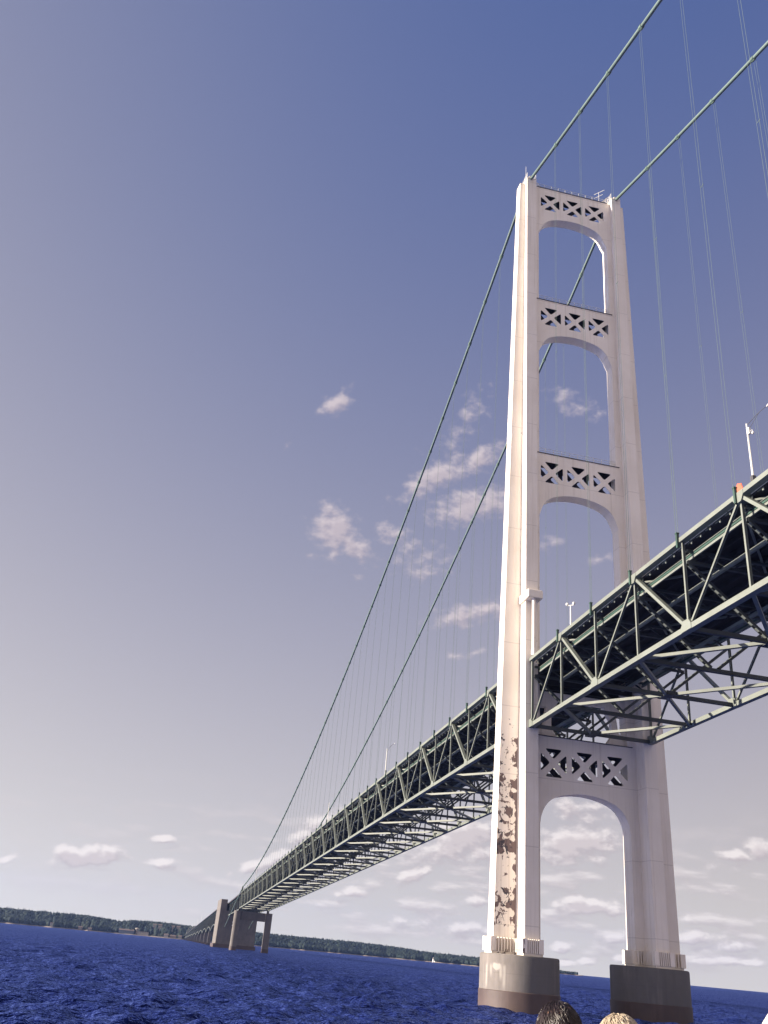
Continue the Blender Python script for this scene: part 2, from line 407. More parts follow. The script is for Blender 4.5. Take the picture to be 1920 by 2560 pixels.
class MB:
    """collects vertices and faces, builds ONE mesh object"""

    def __init__(self):
        self.v = []
        self.f = []

    def add(self, vs_, fs_):
        o = len(self.v)
        self.v += [tuple(x) for x in vs_]
        self.f += [tuple(i + o for i in f_) for f_ in fs_]

    def box(self, x0, x1, y0, y1, z0, z1):
        self.add([(x0, y0, z0), (x1, y0, z0), (x1, y1, z0), (x0, y1, z0), (x0, y0, z1), (x1, y0, z1), (x1, y1, z1), (x0, y1, z1)],
                 [(0, 3, 2, 1), (4, 5, 6, 7), (0, 1, 5, 4), (1, 2, 6, 5), (2, 3, 7, 6), (3, 0, 4, 7)])

    def beam(self, a, b, w, h, side=(0, 1, 0), off=(0, 0)):
        """box from a to b; w measured along SIDE, h across; off shifts the section"""
        a, b = Vector(a), Vector(b)
        d = (b - a).normalized()
        s = Vector(side)
        s = (s - d * s.dot(d)).normalized()
        u = d.cross(s)
        if u.z < 0:
            u = -u
        c = []
        for q in (a, b):
            for (i, j) in ((-1, -1), (1, -1), (1, 1), (-1, 1)):
                c.append(q + s * (off[0] + i * w / 2) + u * (off[1] + j * h / 2))
        self.add(c, [(0, 1, 2, 3), (7, 6, 5, 4), (0, 4, 5, 1), (1, 5, 6, 2), (2, 6, 7, 3), (3, 7, 4, 0)])
        return d, s, u

    def polybeam(self, pts, w, h):
        """one continuous rectangular member along points that lie in an x-z plane"""
        pts = [Vector(p) for p in pts]
        rings = []
        for i, p in enumerate(pts):
            t = (pts[min(i + 1, len(pts) - 1)] - pts[max(i - 1, 0)]).normalized()
            u = Vector((-t.z, 0, t.x))
            if u.z < 0:
                u = -u
            rings.append([p + Vector((0, j * w / 2, 0)) + u * (k_ * h / 2) for j, k_ in ((-1, -1), (1, -1), (1, 1), (-1, 1))])
        self.loft(rings)

    def tube(self, pts, r, n=8, cap=True):
        pts = [Vector(p) for p in pts]
        o = len(self.v)
        rr = r if isinstance(r, (list, tuple)) else [r] * len(pts)
        for i, p in enumerate(pts):
            t = (pts[min(i + 1, len(pts) - 1)] - pts[max(i - 1, 0)]).normalized()
            ref = Vector((0, 0, 1)) if abs(t.z) < 0.95 else Vector((1, 0, 0))
            s = t.cross(ref).normalized(); u = s.cross(t)
            for k in range(n):
                a_ = 2 * PI * k / n
                self.v.append(tuple(p + (s * math.cos(a_) + u * math.sin(a_)) * rr[i]))
        for i in range(len(pts) - 1):
            for k in range(n):
                a_, b_ = o + i * n + k, o + i * n + (k + 1) % n
                self.f.append((a_, b_, b_ + n, a_ + n))
        if cap:
            self.f.append(tuple(o + k for k in range(n))[::-1])
            self.f.append(tuple(o + (len(pts) - 1) * n + k for k in range(n)))

    def loft(self, rings, cap=True):
        o = len(self.v); n = len(rings[0])
        for r_ in rings:
            self.v += [tuple(p) for p in r_]
        for i in range(len(rings) - 1):
            for k in range(n):
                a_, b_ = o + i * n + k, o + i * n + (k + 1) % n
                self.f.append((a_, b_, b_ + n, a_ + n))
        if cap:
            self.f.append(tuple(o + k for k in range(n))[::-1])
            self.f.append(tuple(o + (len(rings) - 1) * n + k for k in range(n)))

    def ellipsoid(self, c, r, nu=12, nv=8):
        rings = []
        for i in range(1, nv):
            t = PI * i / nv
            rings.append([(c[0] + r[0] * math.sin(t) * math.cos(2 * PI * k / nu), c[1] + r[1] * math.sin(t) * math.sin(2 * PI * k / nu), c[2] - r[2] * math.cos(t)) for k in range(nu)])
        self.loft(rings)

    def build(self, name, mat, parent=None, smooth=False):
        me = bpy.data.meshes.new(name)
        me.from_pydata(self.v, [], self.f)
        me.update()
        if mat is not None:
            me.materials.append(mat)
        if smooth:
            me.polygons.foreach_set('use_smooth', [True] * len(me.polygons))
        o = bpy.data.objects.new(name, me)
        COL.objects.link(o)
        if parent is not None:
            o.parent = parent
            o.matrix_parent_inverse = Matrix.Translation(parent.location).inverted() if parent.type == 'EMPTY' else Matrix()
            if parent.type != 'EMPTY':
                o.matrix_parent_inverse = parent.matrix_world.inverted()
        return o


def tag(o, label=None, cat=None, group=None, kind=None):
    if label: o['label'] = label
    if cat: o['category'] = cat
    if group: o['group'] = group
    if kind: o['kind'] = kind
    return o


def empty(name, loc, label, cat, group=None):
    o = bpy.data.objects.new(name, None)
    o.location = loc
    o.empty_display_size = 1.0
    COL.objects.link(o)
    return tag(o, label, cat, group)


def smooth_by_angle(o, ang=40):
    me = o.data
    me.polygons.foreach_set('use_smooth', [True] * len(me.polygons))
    try:
        me.set_sharp_from_angle(angle=math.radians(ang))
    except Exception:
        pass


# ------------------------------------------------------------------ water: one sheet to the horizon
def build_water():
    cx, cy = CAM.x, CAM.y
    r = [15.0]
    while r[-1] < 4300:
        r.append(r[-1] * 1.0068 + 0.02)
    r = np.array(r)
    a0 = YAW
    fw = np.linspace(-math.radians(38), math.radians(38), 860)
    rest = np.linspace(math.radians(38), 2 * PI - math.radians(38), 150)[1:-1]
    th = a0 + np.concatenate([fw, rest])
    RR, TT = np.meshgrid(r, th, indexing='ij')
    X = cx + RR * np.cos(TT); Y = cy + RR * np.sin(TT)
    Z = np.zeros_like(X)
    lr = np.random.default_rng(3)
    wind = math.radians(205)
    for i in range(64):
        L = 1.5 * (12.0 / 1.5) ** (i / 63.0)
        k = 2 * PI / L
        d = wind + lr.normal(0, 0.8)
        ph = lr.uniform(0, 2 * PI)
        amp = 0.0125 * L ** 0.75
        fade = np.clip((L / (RR * 0.0070 + 0.02) - 2.0) / 2.5, 0, 1)
        c_ = np.cos(k * (X * math.cos(d) + Y * math.sin(d)) + ph)
        Z += amp * fade * (c_ + 0.35 * c_ * c_ - 0.17)
    v = np.stack([X, Y, Z], -1).reshape(-1, 3)
    nr, nt_ = RR.shape
    i, j = np.meshgrid(np.arange(nr - 1), np.arange(nt_), indexing='ij')
    j2 = (j + 1) % nt_
    f = np.stack([i * nt_ + j, (i + 1) * nt_ + j, (i + 1) * nt_ + j2, i * nt_ + j2], -1).reshape(-1, 4)
    inner = np.array([[cx, cy, -0.1]])
    v = np.concatenate([v, inner])
    ci = len(v) - 1
    me = bpy.data.meshes.new("water")
    faces = np.concatenate([f.reshape(-1), np.stack([np.full(nt_, ci), np.arange(nt_), (np.arange(nt_) + 1) % nt_], -1).reshape(-1)])
    nf4, nf3 = len(f), nt_
    me.vertices.add(len(v)); me.vertices.foreach_set('co', v.astype(np.float32).reshape(-1))
    me.loops.add(len(faces)); me.loops.foreach_set('vertex_index', faces.astype(np.int32))
    me.polygons.add(nf4 + nf3)
    ls = np.concatenate([np.arange(nf4) * 4, nf4 * 4 + np.arange(nf3) * 3])
    me.polygons.foreach_set('loop_start', ls.astype(np.int32))
    me.polygons.foreach_set('use_smooth', np.ones(nf4 + nf3, dtype=bool))
    me.update(calc_edges=True)
    me.validate()
    me.materials.append(WATER)
    o = bpy.data.objects.new("water", me)
    COL.objects.link(o)
    tag(o, "choppy deep blue water of the strait", "water", kind="structure")


build_water()

# ------------------------------------------------------------------ far shore
AZT = [(200, .55), (193, .58), (189, .60), (186.7, .613), (184.5, .63), (183.2, .56), (182.45, .495), (181.6, .61), (180.3, .63), (178.8, .59), (176, .58), (173.2, .565), (170, .57), (167.3, .545), (165.5, .44), (164.3, .375), (161.5, .345), (159, .28), (157.2, .2), (156.4, .1), (155.9, -.02)]
AZD = [(200, 2150), (189, 2300), (184, 2350), (179, 2250), (176, 2500), (173, 2600), (167, 2800), (161.5, 2650), (157, 2900), (155.5, 3000)]


def interp(tab, a):
    t = sorted(tab)
    return float(np.interp(a, [q[0] for q in t], [q[1] for q in t]))


def shore_d(a):
    return interp(AZD, a) + 22 * math.sin(a * 3.1) + 10 * math.sin(a * 8.7)


def ridge_h(a):
    d = shore_d(a) + 260
    return max(1.0, CAM.z + d * math.tan(math.radians(interp(AZT, a))) - 10.5)


def beach_w(a):
    return 14 + (55 if 178.6 < a < 183.4 else 0) * min(1, (a - 178.6) / .6 if a < 181 else (183.4 - a) / 1.2)


def ground_h(a, dep):
    b = beach_w(a)
    rh = ridge_h(a)
    if dep < b:
        return -0.4 + 2.2 * dep / b
    t = min(1.0, (dep - b) / (260 - b))
    t = t * t * (3 - 2 * t)
    z = 1.8 + (rh - 1.8) * t
    if dep > 330:
        z -= (dep - 330) * 0.03
    return max(z, 0.5)


def pol(a, d):
    return CAM.x + d * math.cos(math.radians(a)), CAM.y + d * math.sin(math.radians(a))


def build_shore():
    azs = np.arange(155.6, 200.01, 0.08)
    deps = [0, 7, 14, 30, 50, 69, 90, 130, 180, 220, 260, 330, 600]
    hill, sand = MB(), MB()
    rows = []
    for a in azs:
        d0 = shore_d(a)
        row = []
        for dp in deps:
            x, y = pol(a, d0 + dp)
            row.append((x, y, ground_h(a, dp)))
        rows.append(row)
    n = len(deps)
    hill.v = [p for r_ in rows for p in r_]
    sand.v = list(hill.v)
    for i in range(len(rows) - 1):
        for j in range(n - 1):
            q = (i * n + j, i * n + j + 1, (i + 1) * n + j + 1, (i + 1) * n + j)
            (sand if deps[j + 1] <= beach_w(azs[i]) + 1 else hill).f.append(q)
    tag(hill.build("hills", HILL, smooth=True), "low hills of the far shore", "hills", kind="structure")
    tag(sand.build("beach", SAND, smooth=True), "pale strip of beach along the far shore", "beach", kind="structure")


build_shore()

# wooded shore: thousands of small crowns read as one mass
HOUSE_AZ = [186.11, 184.54, 184.02, 181.42, 181.06, 180.47, 180.17, 179.45, 179.13, 164.16]


def build_forest():
    # unit templates
    def blob(seed):
        r_ = np.random.default_rng(seed)
        vs_, fs_ = [(0, 0, 0.12)], []
        nu = 6
        lv = [(0.22, .75), (0.5, 1.0), (0.78, .72)]
        for (zz, rad) in lv:
            for k in range(nu):
                a_ = 2 * PI * (k + r_.uniform(-.25, .25)) / nu
                rr = rad * r_.uniform(.72, 1.2)
                vs_.append((rr * math.cos(a_), rr * math.sin(a_), zz + r_.uniform(-.07, .07)))
        vs_.append((r_.uniform(-.2, .2), r_.uniform(-.2, .2), 1.0))
        for k in range(nu):
            fs_.append((0, 1 + (k + 1) % nu, 1 + k))
        for l in range(2):
            for k in range(nu):
                a_, b_ = 1 + l * nu + k, 1 + l * nu + (k + 1) % nu
                fs_.append((a_, b_, b_ + nu)); fs_.append((a_, b_ + nu, a_ + nu))
        t_ = len(vs_) - 1
        for k in range(nu):
            fs_.append((1 + 2 * nu + k, 1 + 2 * nu + (k + 1) % nu, t_))
        return np.array(vs_), np.array(fs_)

    def cone(seed):
        r_ = np.random.default_rng(seed)
        vs_, fs_ = [], []
        nu = 6
        for (z0, z1, rad) in ((.1, .55, .8), (.38, .8, .58), (.62, 1.12, .36)):
            o = len(vs_)
            for k in range(nu):
                a_ = 2 * PI * k / nu + r_.uniform(-.2, .2)
                rr = rad * r_.uniform(.8, 1.15)
                vs_.append((rr * math.cos(a_), rr * math.sin(a_), z0 + r_.uniform(-.05, .05)))
            vs_.append((0, 0, z1))
            for k in range(nu):
                fs_.append((o + k, o + (k + 1) % nu, o + nu))
        return np.array(vs_), np.array(fs_)
    T = [blob(i) for i in range(5)] + [cone(i) for i in range(3)]
    V, FF, CC = [], [], []
    off = 0
    r_ = np.random.default_rng(5)
    ntree = 15000
    for i in range(ntree):
        a = r_.uniform(155.9, 194.5)
        b = beach_w(a)
        dep = b + 3 + (r_.random() ** 1.25) * (300 - b)
        if a < 158.5 and dep > 70 and r_.random() < .4:
            continue
        near = min(abs(a - h) for h in HOUSE_AZ)
        if near < 0.10 and dep < 195:
            continue
        if 178.8 < a < 182.2 and dep < 110 and r_.random() < .7:
            continue
        x, y = pol(a, shore_d(a) + dep)
        conif = r_.random() < .33
        tv, tf = T[5 + r_.integers(3)] if conif else T[r_.integers(5)]
        hgt = r_.uniform(8, 14) * (1.1 if conif else 1.0) * (0.62 if a < 157.6 else 1.0)
        rad = hgt * (r_.uniform(.2, .28) if conif else r_.uniform(.32, .48))
        yaw = r_.uniform(0, 6.28)
        c_, s_ = math.cos(yaw), math.sin(yaw)
        P = np.stack([(tv[:, 0] * c_ - tv[:, 1] * s_) * rad + x, (tv[:, 0] * s_ + tv[:, 1] * c_) * rad + y, tv[:, 2] * hgt + ground_h(a, dep) - .5], -1)
        V.append(P); FF.append(tf + off); off += len(tv)
        if conif:
            col = np.array([.006, .013, .015]) * r_.uniform(.7, 1.35)
        else:
            g_ = r_.random()
            col = np.array([.009 + .010 * g_, .019 + .009 * g_, .018 + .004 * g_]) * r_.uniform(.75, 1.3)
        CC.append(np.tile(np.append(col, 1), (len(tv), 1)))
    V = np.concatenate(V); FF = np.concatenate(FF); CC = np.concatenate(CC)
    me = bpy.data.meshes.new("forest")
    me.vertices.add(len(V)); me.vertices.foreach_set('co', V.astype(np.float32).reshape(-1))
    me.loops.add(FF.size); me.loops.foreach_set('vertex_index', FF.astype(np.int32).reshape(-1))
    me.polygons.add(len(FF)); me.polygons.foreach_set('loop_start', (np.arange(len(FF)) * 3).astype(np.int32))
    me.update(calc_edges=True)
    at = me.color_attributes.new("leaf", 'FLOAT_COLOR', 'POINT')
    at.data.foreach_set('color', CC.astype(np.float32).reshape(-1))
    mt, nt, b = new_mat("tree_foliage")
    an = N(nt, 'ShaderNodeAttribute'); an.attribute_name = "leaf"
    nt.links.new(an.outputs['Color'], b.inputs['Base Color'])
    b.inputs['Roughness'].default_value = 0.9
    b.inputs['Specular IOR Level'].default_value = 0.2
    me.materials.append(mt)
    o = bpy.data.objects.new("forest", me)
    COL.objects.link(o)
    tag(o, "dark mixed woods covering the far shore behind the bridge", "woods", kind="stuff")


build_forest()


def house(a, dep, w, dpt, h, wall, label, cat, rh=2.5, zlift=0.0, flat=False, name="shore_house"):
    x, y = pol(a, shore_d(a) + dep)
    z = ground_h(a, dep)
    rz = math.radians(a + 90)
    t = empty(name, (x, y, z), label, cat)
    t.rotation_euler = (0, 0, rz)
    H = h + zlift

    def put(mb, nm, mat):
        o = mb.build(nm, mat)
        o.parent = t
        return o
    b = MB(); b.box(-w / 2, w / 2, -dpt / 2, dpt / 2, -1, H); put(b, "wall", wall)
    r = MB()
    if flat:
        r.box(-w / 2 - .3, w / 2 + .3, -dpt / 2 - .3, dpt / 2 + .3, H + .003, H + .5)
    else:
        ww, dd = w / 2 + .5, dpt / 2 + .5
        r.add([(-ww, -dd, H + .003), (ww, -dd, H + .003), (ww, dd, H + .003), (-ww, dd, H + .003), (-ww, 0, H + rh), (ww, 0, H + rh)],
              [(0, 3, 2, 1), (0, 1, 5, 4), (2, 3, 4, 5), (0, 4, 3), (1, 2, 5)])
    put(r, "roof", ROOFM)
    for k in range(max(1, int(w // 4))):
        wx = -w / 2 + (k + .5) * w / max(1, int(w // 4))
        for sd in (-1, 1):
            q = MB()
            q.box(wx - .7, wx + .7, sd * (dpt / 2 + .02) - .04, sd * (dpt / 2 + .02) + .04, H - 2.2, H - .8)
            put(q, "window", GLASSM)
    return t


house(186.11, 30, 7, 7, 7, WALLW, "small white house by itself among trees, far left of the beach", "house", 2)
house(184.54, 8, 9, 8, 5, WALLT, "tan gabled cottage at the left end of the beach", "house", 3)
house(184.02, 9, 8, 7, 4, WALLT, "tan cottage to the right of another, at the beach's left end", "house", 2.4)
house(181.06, 66, 26, 14, 7, WALLW, "wide flat-roofed pale building beside the tower on the beach", "building", flat=True, name="shore_building")
house(182.0, 62, 34, 14, 7, WALLB, "long low blue-grey shed on the shore left of the tower", "shed", 3, name="shore_shed")
house(179.75, 40, 10, 9, 6, WALLW, "pale house at the beach between tower and viaduct, leftmost of three", "house", 2.5)
house(179.35, 30, 14, 9, 5, WALLT, "broad tan house at the beach, middle of three left of the viaduct", "house", 2.5)
house(178.95, 24, 8, 8, 5, WALLW, "pale house at the beach nearest the viaduct's shore end", "house", 3)
for a_, e_, lb in ((180.47, .424, "white house high on the wooded hill, leftmost of four"), (180.17, .426, "white house high on the wooded hill, second from left of four"),
                   (179.45, .413, "white house high on the wooded hill, third from left of four"), (179.13, .426, "white house high on the wooded hill, nearest the viaduct")):
    dp_ = 190
    zt_ = CAM.z + (shore_d(a_) + dp_) * math.tan(math.radians(e_))
    hh = max(4, zt_ - ground_h(a_, dp_) + 3.5)
    house(a_, dp_, 9, 8, hh, WALLW, lb, "house", 2.0)


def shore_tower():
    a, dep = 181.42, 72
    x, y = pol(a, shore_d(a) + dep); z = ground_h(a, dep)
    t = empty("water_tower", (x, y, z), "pale round water tower rising from the beach on the far shore", "water tower")
    s = MB(); s.tube([(x, y, z - 1), (x, y, z + 10)], 2.2, 10); s.build("shaft", WALLT, t)
    c = MB(); c.tube([(x, y, z + 9.6), (x, y, z + 11.2), (x, y, z + 13.2), (x, y, z + 14.4)], [2.4, 4.6, 4.6, 1.0], 12); c.build("tank", WALLW, t)


shore_tower()


def lighthouse():
    a, dep = 164.16, 6
    x, y = pol(a, shore_d(a) + dep); z = ground_h(a, dep)
    t = empty("lighthouse", (x, y, z), "small white lighthouse on the wooded shore right of the bridge", "lighthouse")
    s = MB(); s.tube([(x, y, z - 1), (x, y, z + 8.5)], [3.0, 1.9], 10); s.build("tower_shaft", WHITE, t)
    l = MB(); l.tube([(x, y, z + 8.5), (x, y, z + 10.2)], [1.2, 1.2], 8); l.build("lantern", GLASSM, t)
    r = MB(); r.tube([(x, y, z + 10.2), (x, y, z + 11.6)], [1.6, .1], 8); r.build("roof", WHITE, t)
    k = MB(); k.box(x + 2, x + 9, y + 2, y + 8, z - 1, z + 3.5); k.build("keeper_house", WHITE, t)


lighthouse()

# ------------------------------------------------------------------ main tower
ZB, ZT, ZW = 7.1, 164.7, 163.9


def lin(b, t, z):
    return b + (t - b) * (z - 9.25) / 155.0


def leg_dims(z):
    return dict(hc=lin(4.60, 2.245, z), hw=lin(1.336, 1.075, z), yo=lin(14.95, 12.52, z), yi=lin(7.62, 8.15, z))


CI, CO = 1.2, 0.97       # core half widths, inward / outward


def leg_ring(z, s, grow=0.0):
    d = leg_dims(z)
    hc, hw, yo, yi = d['hc'] + grow, d['hw'] + grow, d['yo'] + grow, d['yi'] - grow
    a, b = W - CI - grow, W + CO + grow
    pts = [(hw, yi), (hw, a), (hc, a), (hc, b), (hw, b), (hw, yo), (-hw, yo), (-hw, b), (-hc, b), (-hc, a), (-hw, a), (-hw, yi)]
    pts = [(XC + x, s * y, z) for x, y in pts]
    return pts if s > 0 else pts[::-1]


tower = empty("suspension_tower", (XC, 0, ZB), "tall cream painted steel bridge tower with arched cross struts and peeling paint", "bridge tower")


def build_tower():
    zs = [ZB + (ZW - ZB) * i / 24 for i in range(25)]
    for s in (-1, 1):
        lg = MB()
        lg.loft([leg_ring(z, s) for z in zs])
        leg = lg.build("leg", TOWER, tower)
        cap = MB()
        d = leg_dims(ZW)
        y0, y1 = sorted((s * (W - CI + .002), s * (W + CO - .002)))
        cap.box(XC - d['hc'] + .002, XC + d['hc'] - .002, y0, y1, ZW - .5, ZT)
        cap.box(XC - d['hc'] - .06, XC + d['hc'] + .06, y0 - .06, y1 + .06, ZT + .002, ZT + .16)
        cap.build("saddle_housing", TOWER, leg)
        # cable saddle on top
        sd = MB()
        rings = []
        for i in range(9):
            t = -1 + 2 * i / 8
            x = XC + t * 2.1
            zc = ZT + 1.25 - 0.75 * t * t
            rings.append([(x, s * W + q * .62, zc + r_) for q, r_ in ((-1, -.9 + .0), (1, -.9), (.8, .1), (.45, .5), (-.45, .5), (-.8, .1))])
        sd.loft(rings)
        sd.build("cable_saddle", TOWER, leg)
        # ribbed collar at the foot
        cb = MB()
        zt = 9.25
        d = leg_dims(zt)
        ring0 = leg_ring(ZB + .003, s, .28)
        ring1 = [(p[0], p[1], ZB + .35) for p in ring0]
        cb.loft([ring0, ring1])

        def fins(x0, y0, x1, y1, nx, ny, n):
            for i in range(n):
                t = (i + .5) / n
                x, y = x0 + (x1 - x0) * t, y0 + (y1 - y0) * t
                ex, ey = abs(ny) * .07 + abs(nx) * .30, abs(nx) * .07 + abs(ny) * .30
                cb.box(x + nx * .26 - ex, x + nx * .26 + ex, y + ny * .26 - ey, y + ny * .26 + ey, ZB + .33, zt)
                cb.add([], [])
        hc, hw, yo, yi = d['hc'], d['hw'], d['yo'], d['yi']
        a, b = W - CI, W + CO
        for sx in (-1, 1):
            fins(XC + sx * hc, s * a, XC + sx * hc, s * b, sx, 0, 7)
            fins(XC + sx * hw, s * b, XC + sx * hw, s * yo, sx, 0, 8)
            fins(XC + sx * hw, s * yi, XC + sx * hw, s * a, sx, 0, 4)
            fins(XC + sx * hw, s * b, XC + sx * hc, s * b, 0, s, 7)
            fins(XC + sx * hw, s * a, XC + sx * hc, s * a, 0, -s, 7)
        fins(XC - hw, s * yo, XC + hw, s * yo, 0, s, 7)
        fins(XC - hw, s * yi, XC + hw, s * yi, 0, -s, 7)
        # corner plates of the collar
        for sx in (-1, 1):
            for (x, y) in ((hc, a), (hc, b), (hw, yo)):
                px, py = XC + sx * (x + .2), s * (y + (.2 if y > W else -.2))
                cb.box(px - .33, px + .33, py - .33, py + .33, ZB + .33, zt + .05)
        cb.build("base_collar", TOWER, leg)
    # cross struts with pierced X panels, arched below
    for top, crown, zc in ((164.0, 155.6, 159.7), (131.2, 122.9, 127.0), (93.4, 85.2, 89.4), (39.5, 31.0, 35.35)):
        d = leg_dims((top + crown) / 2)
        yi = leg_dims(crown - 4)['yi']
        prof = [(0, 0), (1.5, -.08), (3, -.33), (4, -.58), (5, -.95), (5.7, -1.35), (6.3, -1.85), (6.8, -2.5), (7.2, -3.25), (7.5, -4.1), (yi - .02, -5.2)]
        out = [(-9.0, top), (9.0, top), (9.0, crown - 5.2)] + [(y, crown + dz) for y, dz in prof[::-1]] + [(-y, crown + dz) for y, dz in prof[1:]] + [(-9.0, crown - 5.2)]
        holes = []
        for gy in (-5.35, 0.0, 5.35):
            for ang in (0, 90, 180, 270):
                tri = [(0.60, 0), (2.24, 1.50), (2.24, -1.50)]
                # round the corners
                pts = []
                for i in range(3):
                    p0, p1, p2 = Vector(tri[i - 1]), Vector(tri[i]), Vector(tri[(i + 1) % 3])
                    q0 = p1 + (p0 - p1).normalized() * .42
                    q2 = p1 + (p2 - p1).normalized() * .42
                    for t in (0, .33, .67, 1):
                        pts.append((q0 * (1 - t) ** 2 + p1 * 2 * t * (1 - t) + q2 * t * t))
                a_ = math.radians(ang)
                c_, s_ = round(math.cos(a_)), round(math.sin(a_))
                holes.append([(gy + p.x * c_ - p.y * s_, zc + p.x * s_ + p.y * c_) for p in pts])
        hw = d['hw'] + .012
        cu = bpy.data.curves.new("strut_curve", 'CURVE')
        cu.dimensions = '2D'
        cu.fill_mode = 'BOTH'
        cu.extrude = .045
        for poly in [out] + holes:
            sp_ = cu.splines.new('POLY')
            sp_.points.add(len(poly) - 1)
            for i, (y, z) in enumerate(poly):
                sp_.points[i].co = (y, z, 0, 1)
            sp_.use_cyclic_u = True
        tmp = bpy.data.objects.new("strut_tmp", cu)
        COL.objects.link(tmp)
        dg = bpy.context.evaluated_depsgraph_get()
        dg.update()
        me0 = bpy.data.meshes.new_from_object(tmp.evaluated_get(dg))
        bpy.data.objects.remove(tmp)
        # front and rear web plates, a curved soffit between them: a hollow box with shade coloured onto its inside
        st_ = MB(); inner = []
        for sx in (-1, 1):
            xc_ = XC + sx * (hw - .045)
            o0 = len(st_.f)
            st_.add([(xc_ + v.co.z, v.co.x, v.co.y) for v in me0.vertices], [tuple(p.vertices) for p in me0.polygons])
            for i, p in enumerate(me0.polygons):
                if p.normal.z * sx < -.5:
                    inner.append(o0 + i)
        soff = [(-yi - .3, crown - 5.2)] + [(-y, crown + dz) for y, dz in prof[::-1]] + [(y, crown + dz) for y, dz in prof[1:]] + [(yi + .3, crown - 5.2)]
        for i in range(len(soff) - 1):
            (y0, z0), (y1, z1) = soff[i], soff[i + 1]
            o0 = len(st_.f)
            e = hw - .09
            st_.add([(XC + dx, y, z + dz) for dx in (-e, e) for (y, z, dz) in ((y0, z0, .003), (y1, z1, .003), (y1, z1, .09), (y0, z0, .09))],
                    [(0, 3, 2, 1), (4, 5, 6, 7), (0, 1, 5, 4), (1, 2, 6, 5), (2, 3, 7, 6), (3, 0, 4, 7)])
            inner.append(o0 + 4)
        o = st_.build("cross_strut", TOWER, tower)
        o.data.materials.append(INSIDE_SHADE)
        for i in inner:
            o.data.polygons[i].material_index = 1
        # thin cap plate and handrail on top
        cp = MB()
        cp.box(XC - hw - .12, XC + hw + .12, -8.6, 8.6, top + .003, top + .14)
        cp.build("cap_plate", DARKM, o)
        if top > 50:
            rl = MB()
            for sx in (-1, 1):
                x = XC + sx * (hw - .1)
                for zz in (.55, 1.05):
                    rl.beam((x, -8.5, top + .14 + zz), (x, 8.5, top + .14 + zz), .05, .05, (1, 0, 0))
                for k in range(11):
                    y = -8.3 + 16.6 * k / 10
                    rl.box(x - .035, x + .035, y - .035, y + .035, top + .14, top + 1.2)
            rl.build("handrail", WHITE, o)
    # pierced plate between the lower strut and the deck
    pl = MB()
    for s in (-1, 1):
        pl.add([(XC + dx, s * y, z) for dx in (-.5, .5) for (y, z) in ((8.7, 39.45), (4.2, 39.45), (5.4, 41.2), (5.4, 43.6), (4.0, 46.0), (8.7, 46.0), (8.7, 44.6), (6.2, 44.6), (6.6, 42.0), (7.4, 40.6), (8.7, 40.6))],
               [(0, 1, 2, 9, 10), (2, 3, 8, 9), (3, 4, 5, 6, 7, 8)][:] + [(21, 20, 13, 12, 11), (20, 19, 14, 13), (19, 18, 17, 16, 15, 14)] +
               [(i, i + 11, (i + 1) % 11 + 11, (i + 1) % 11) for i in range(11)])
    pl.box(XC - .52, XC + .52, -8.7, 8.7, 46.003, 47.2)
    pl.build("deck_portal", TOWER, tower)
    # link box and hanger post on the near leg's main-span face
    lb = MB()
    lb.box(10.7, 15.05, -11.72, -8.98, 61.55, 63.1)
    o = lb.build("link_box", TOWER, tower)
    bv = o.modifiers.new("bevel", 'BEVEL'); bv.width = .22; bv.segments = 3
    lp = MB()
    lp.tube([(14.35, -W, 51.8), (14.35, -W, 61.6)], .33, 12)
    lp.tube([(14.35, -W, 51.6), (14.35, -W, 52.6)], .42, 12)
    smooth_by_angle(lp.build("hanger_post", TOWER, tower))
    lq = MB()
    lq.box(10.7, 15.05, 8.98, 11.72, 61.55, 63.1)
    bv = lq.build("link_box", TOWER, tower).modifiers.new("bevel", 'BEVEL'); bv.width = .22; bv.segments = 3
    # antennas and rails on the tower top
    an = MB()
    an.tube([(XC - 1.2, -W, ZT + 1.3), (XC - 1.2, -W, ZT + 7.6)], [.07, .035], 6)
    an.build("antenna_mast", WHITE, tower)
    for s in (-1, 1):
        rl = MB()
        for (x0, y0, x1, y1) in ((XC - 2.1, s * (W - 1.15), XC + 2.1, s * (W - 1.15)), (XC - 2.1, s * (W + .9), XC + 2.1, s * (W + .9))):
            for zz in (.6, 1.15, 1.7):
                rl.beam((x0, y0, ZT + zz), (x1, y1, ZT + zz), .06, .06)
            for k in range(6):
                x = x0 + (x1 - x0) * k / 5
                rl.box(x - .04, x + .04, y0 - .04, y0 + .04, ZT + .15, ZT + 1.8)
        # stair rail climbing from the strut
        for k in range(3):
            rl.beam((XC + .5 - k * .5, s * 7.0, 164.2), (XC + .5 - k * .5, s * 9.3, ZT + 2.3), .09, .09, (1, 0, 0))
        rl.build("top_railing", WHITE, tower)
    ya = MB()
    ya.tube([(XC, 7.2, 164.1), (XC, 7.2, 168.3)], .05, 6)
    ya.beam((XC - .9, 6.4, 168.2), (XC + .9, 8.2, 168.5), .07, .07)
    ya.beam((XC - .9, 6.4, 167.0), (XC + .6, 7.9, 167.3), .07, .07)
    ya.build("antenna_yagi", WHITE, tower)


build_tower()


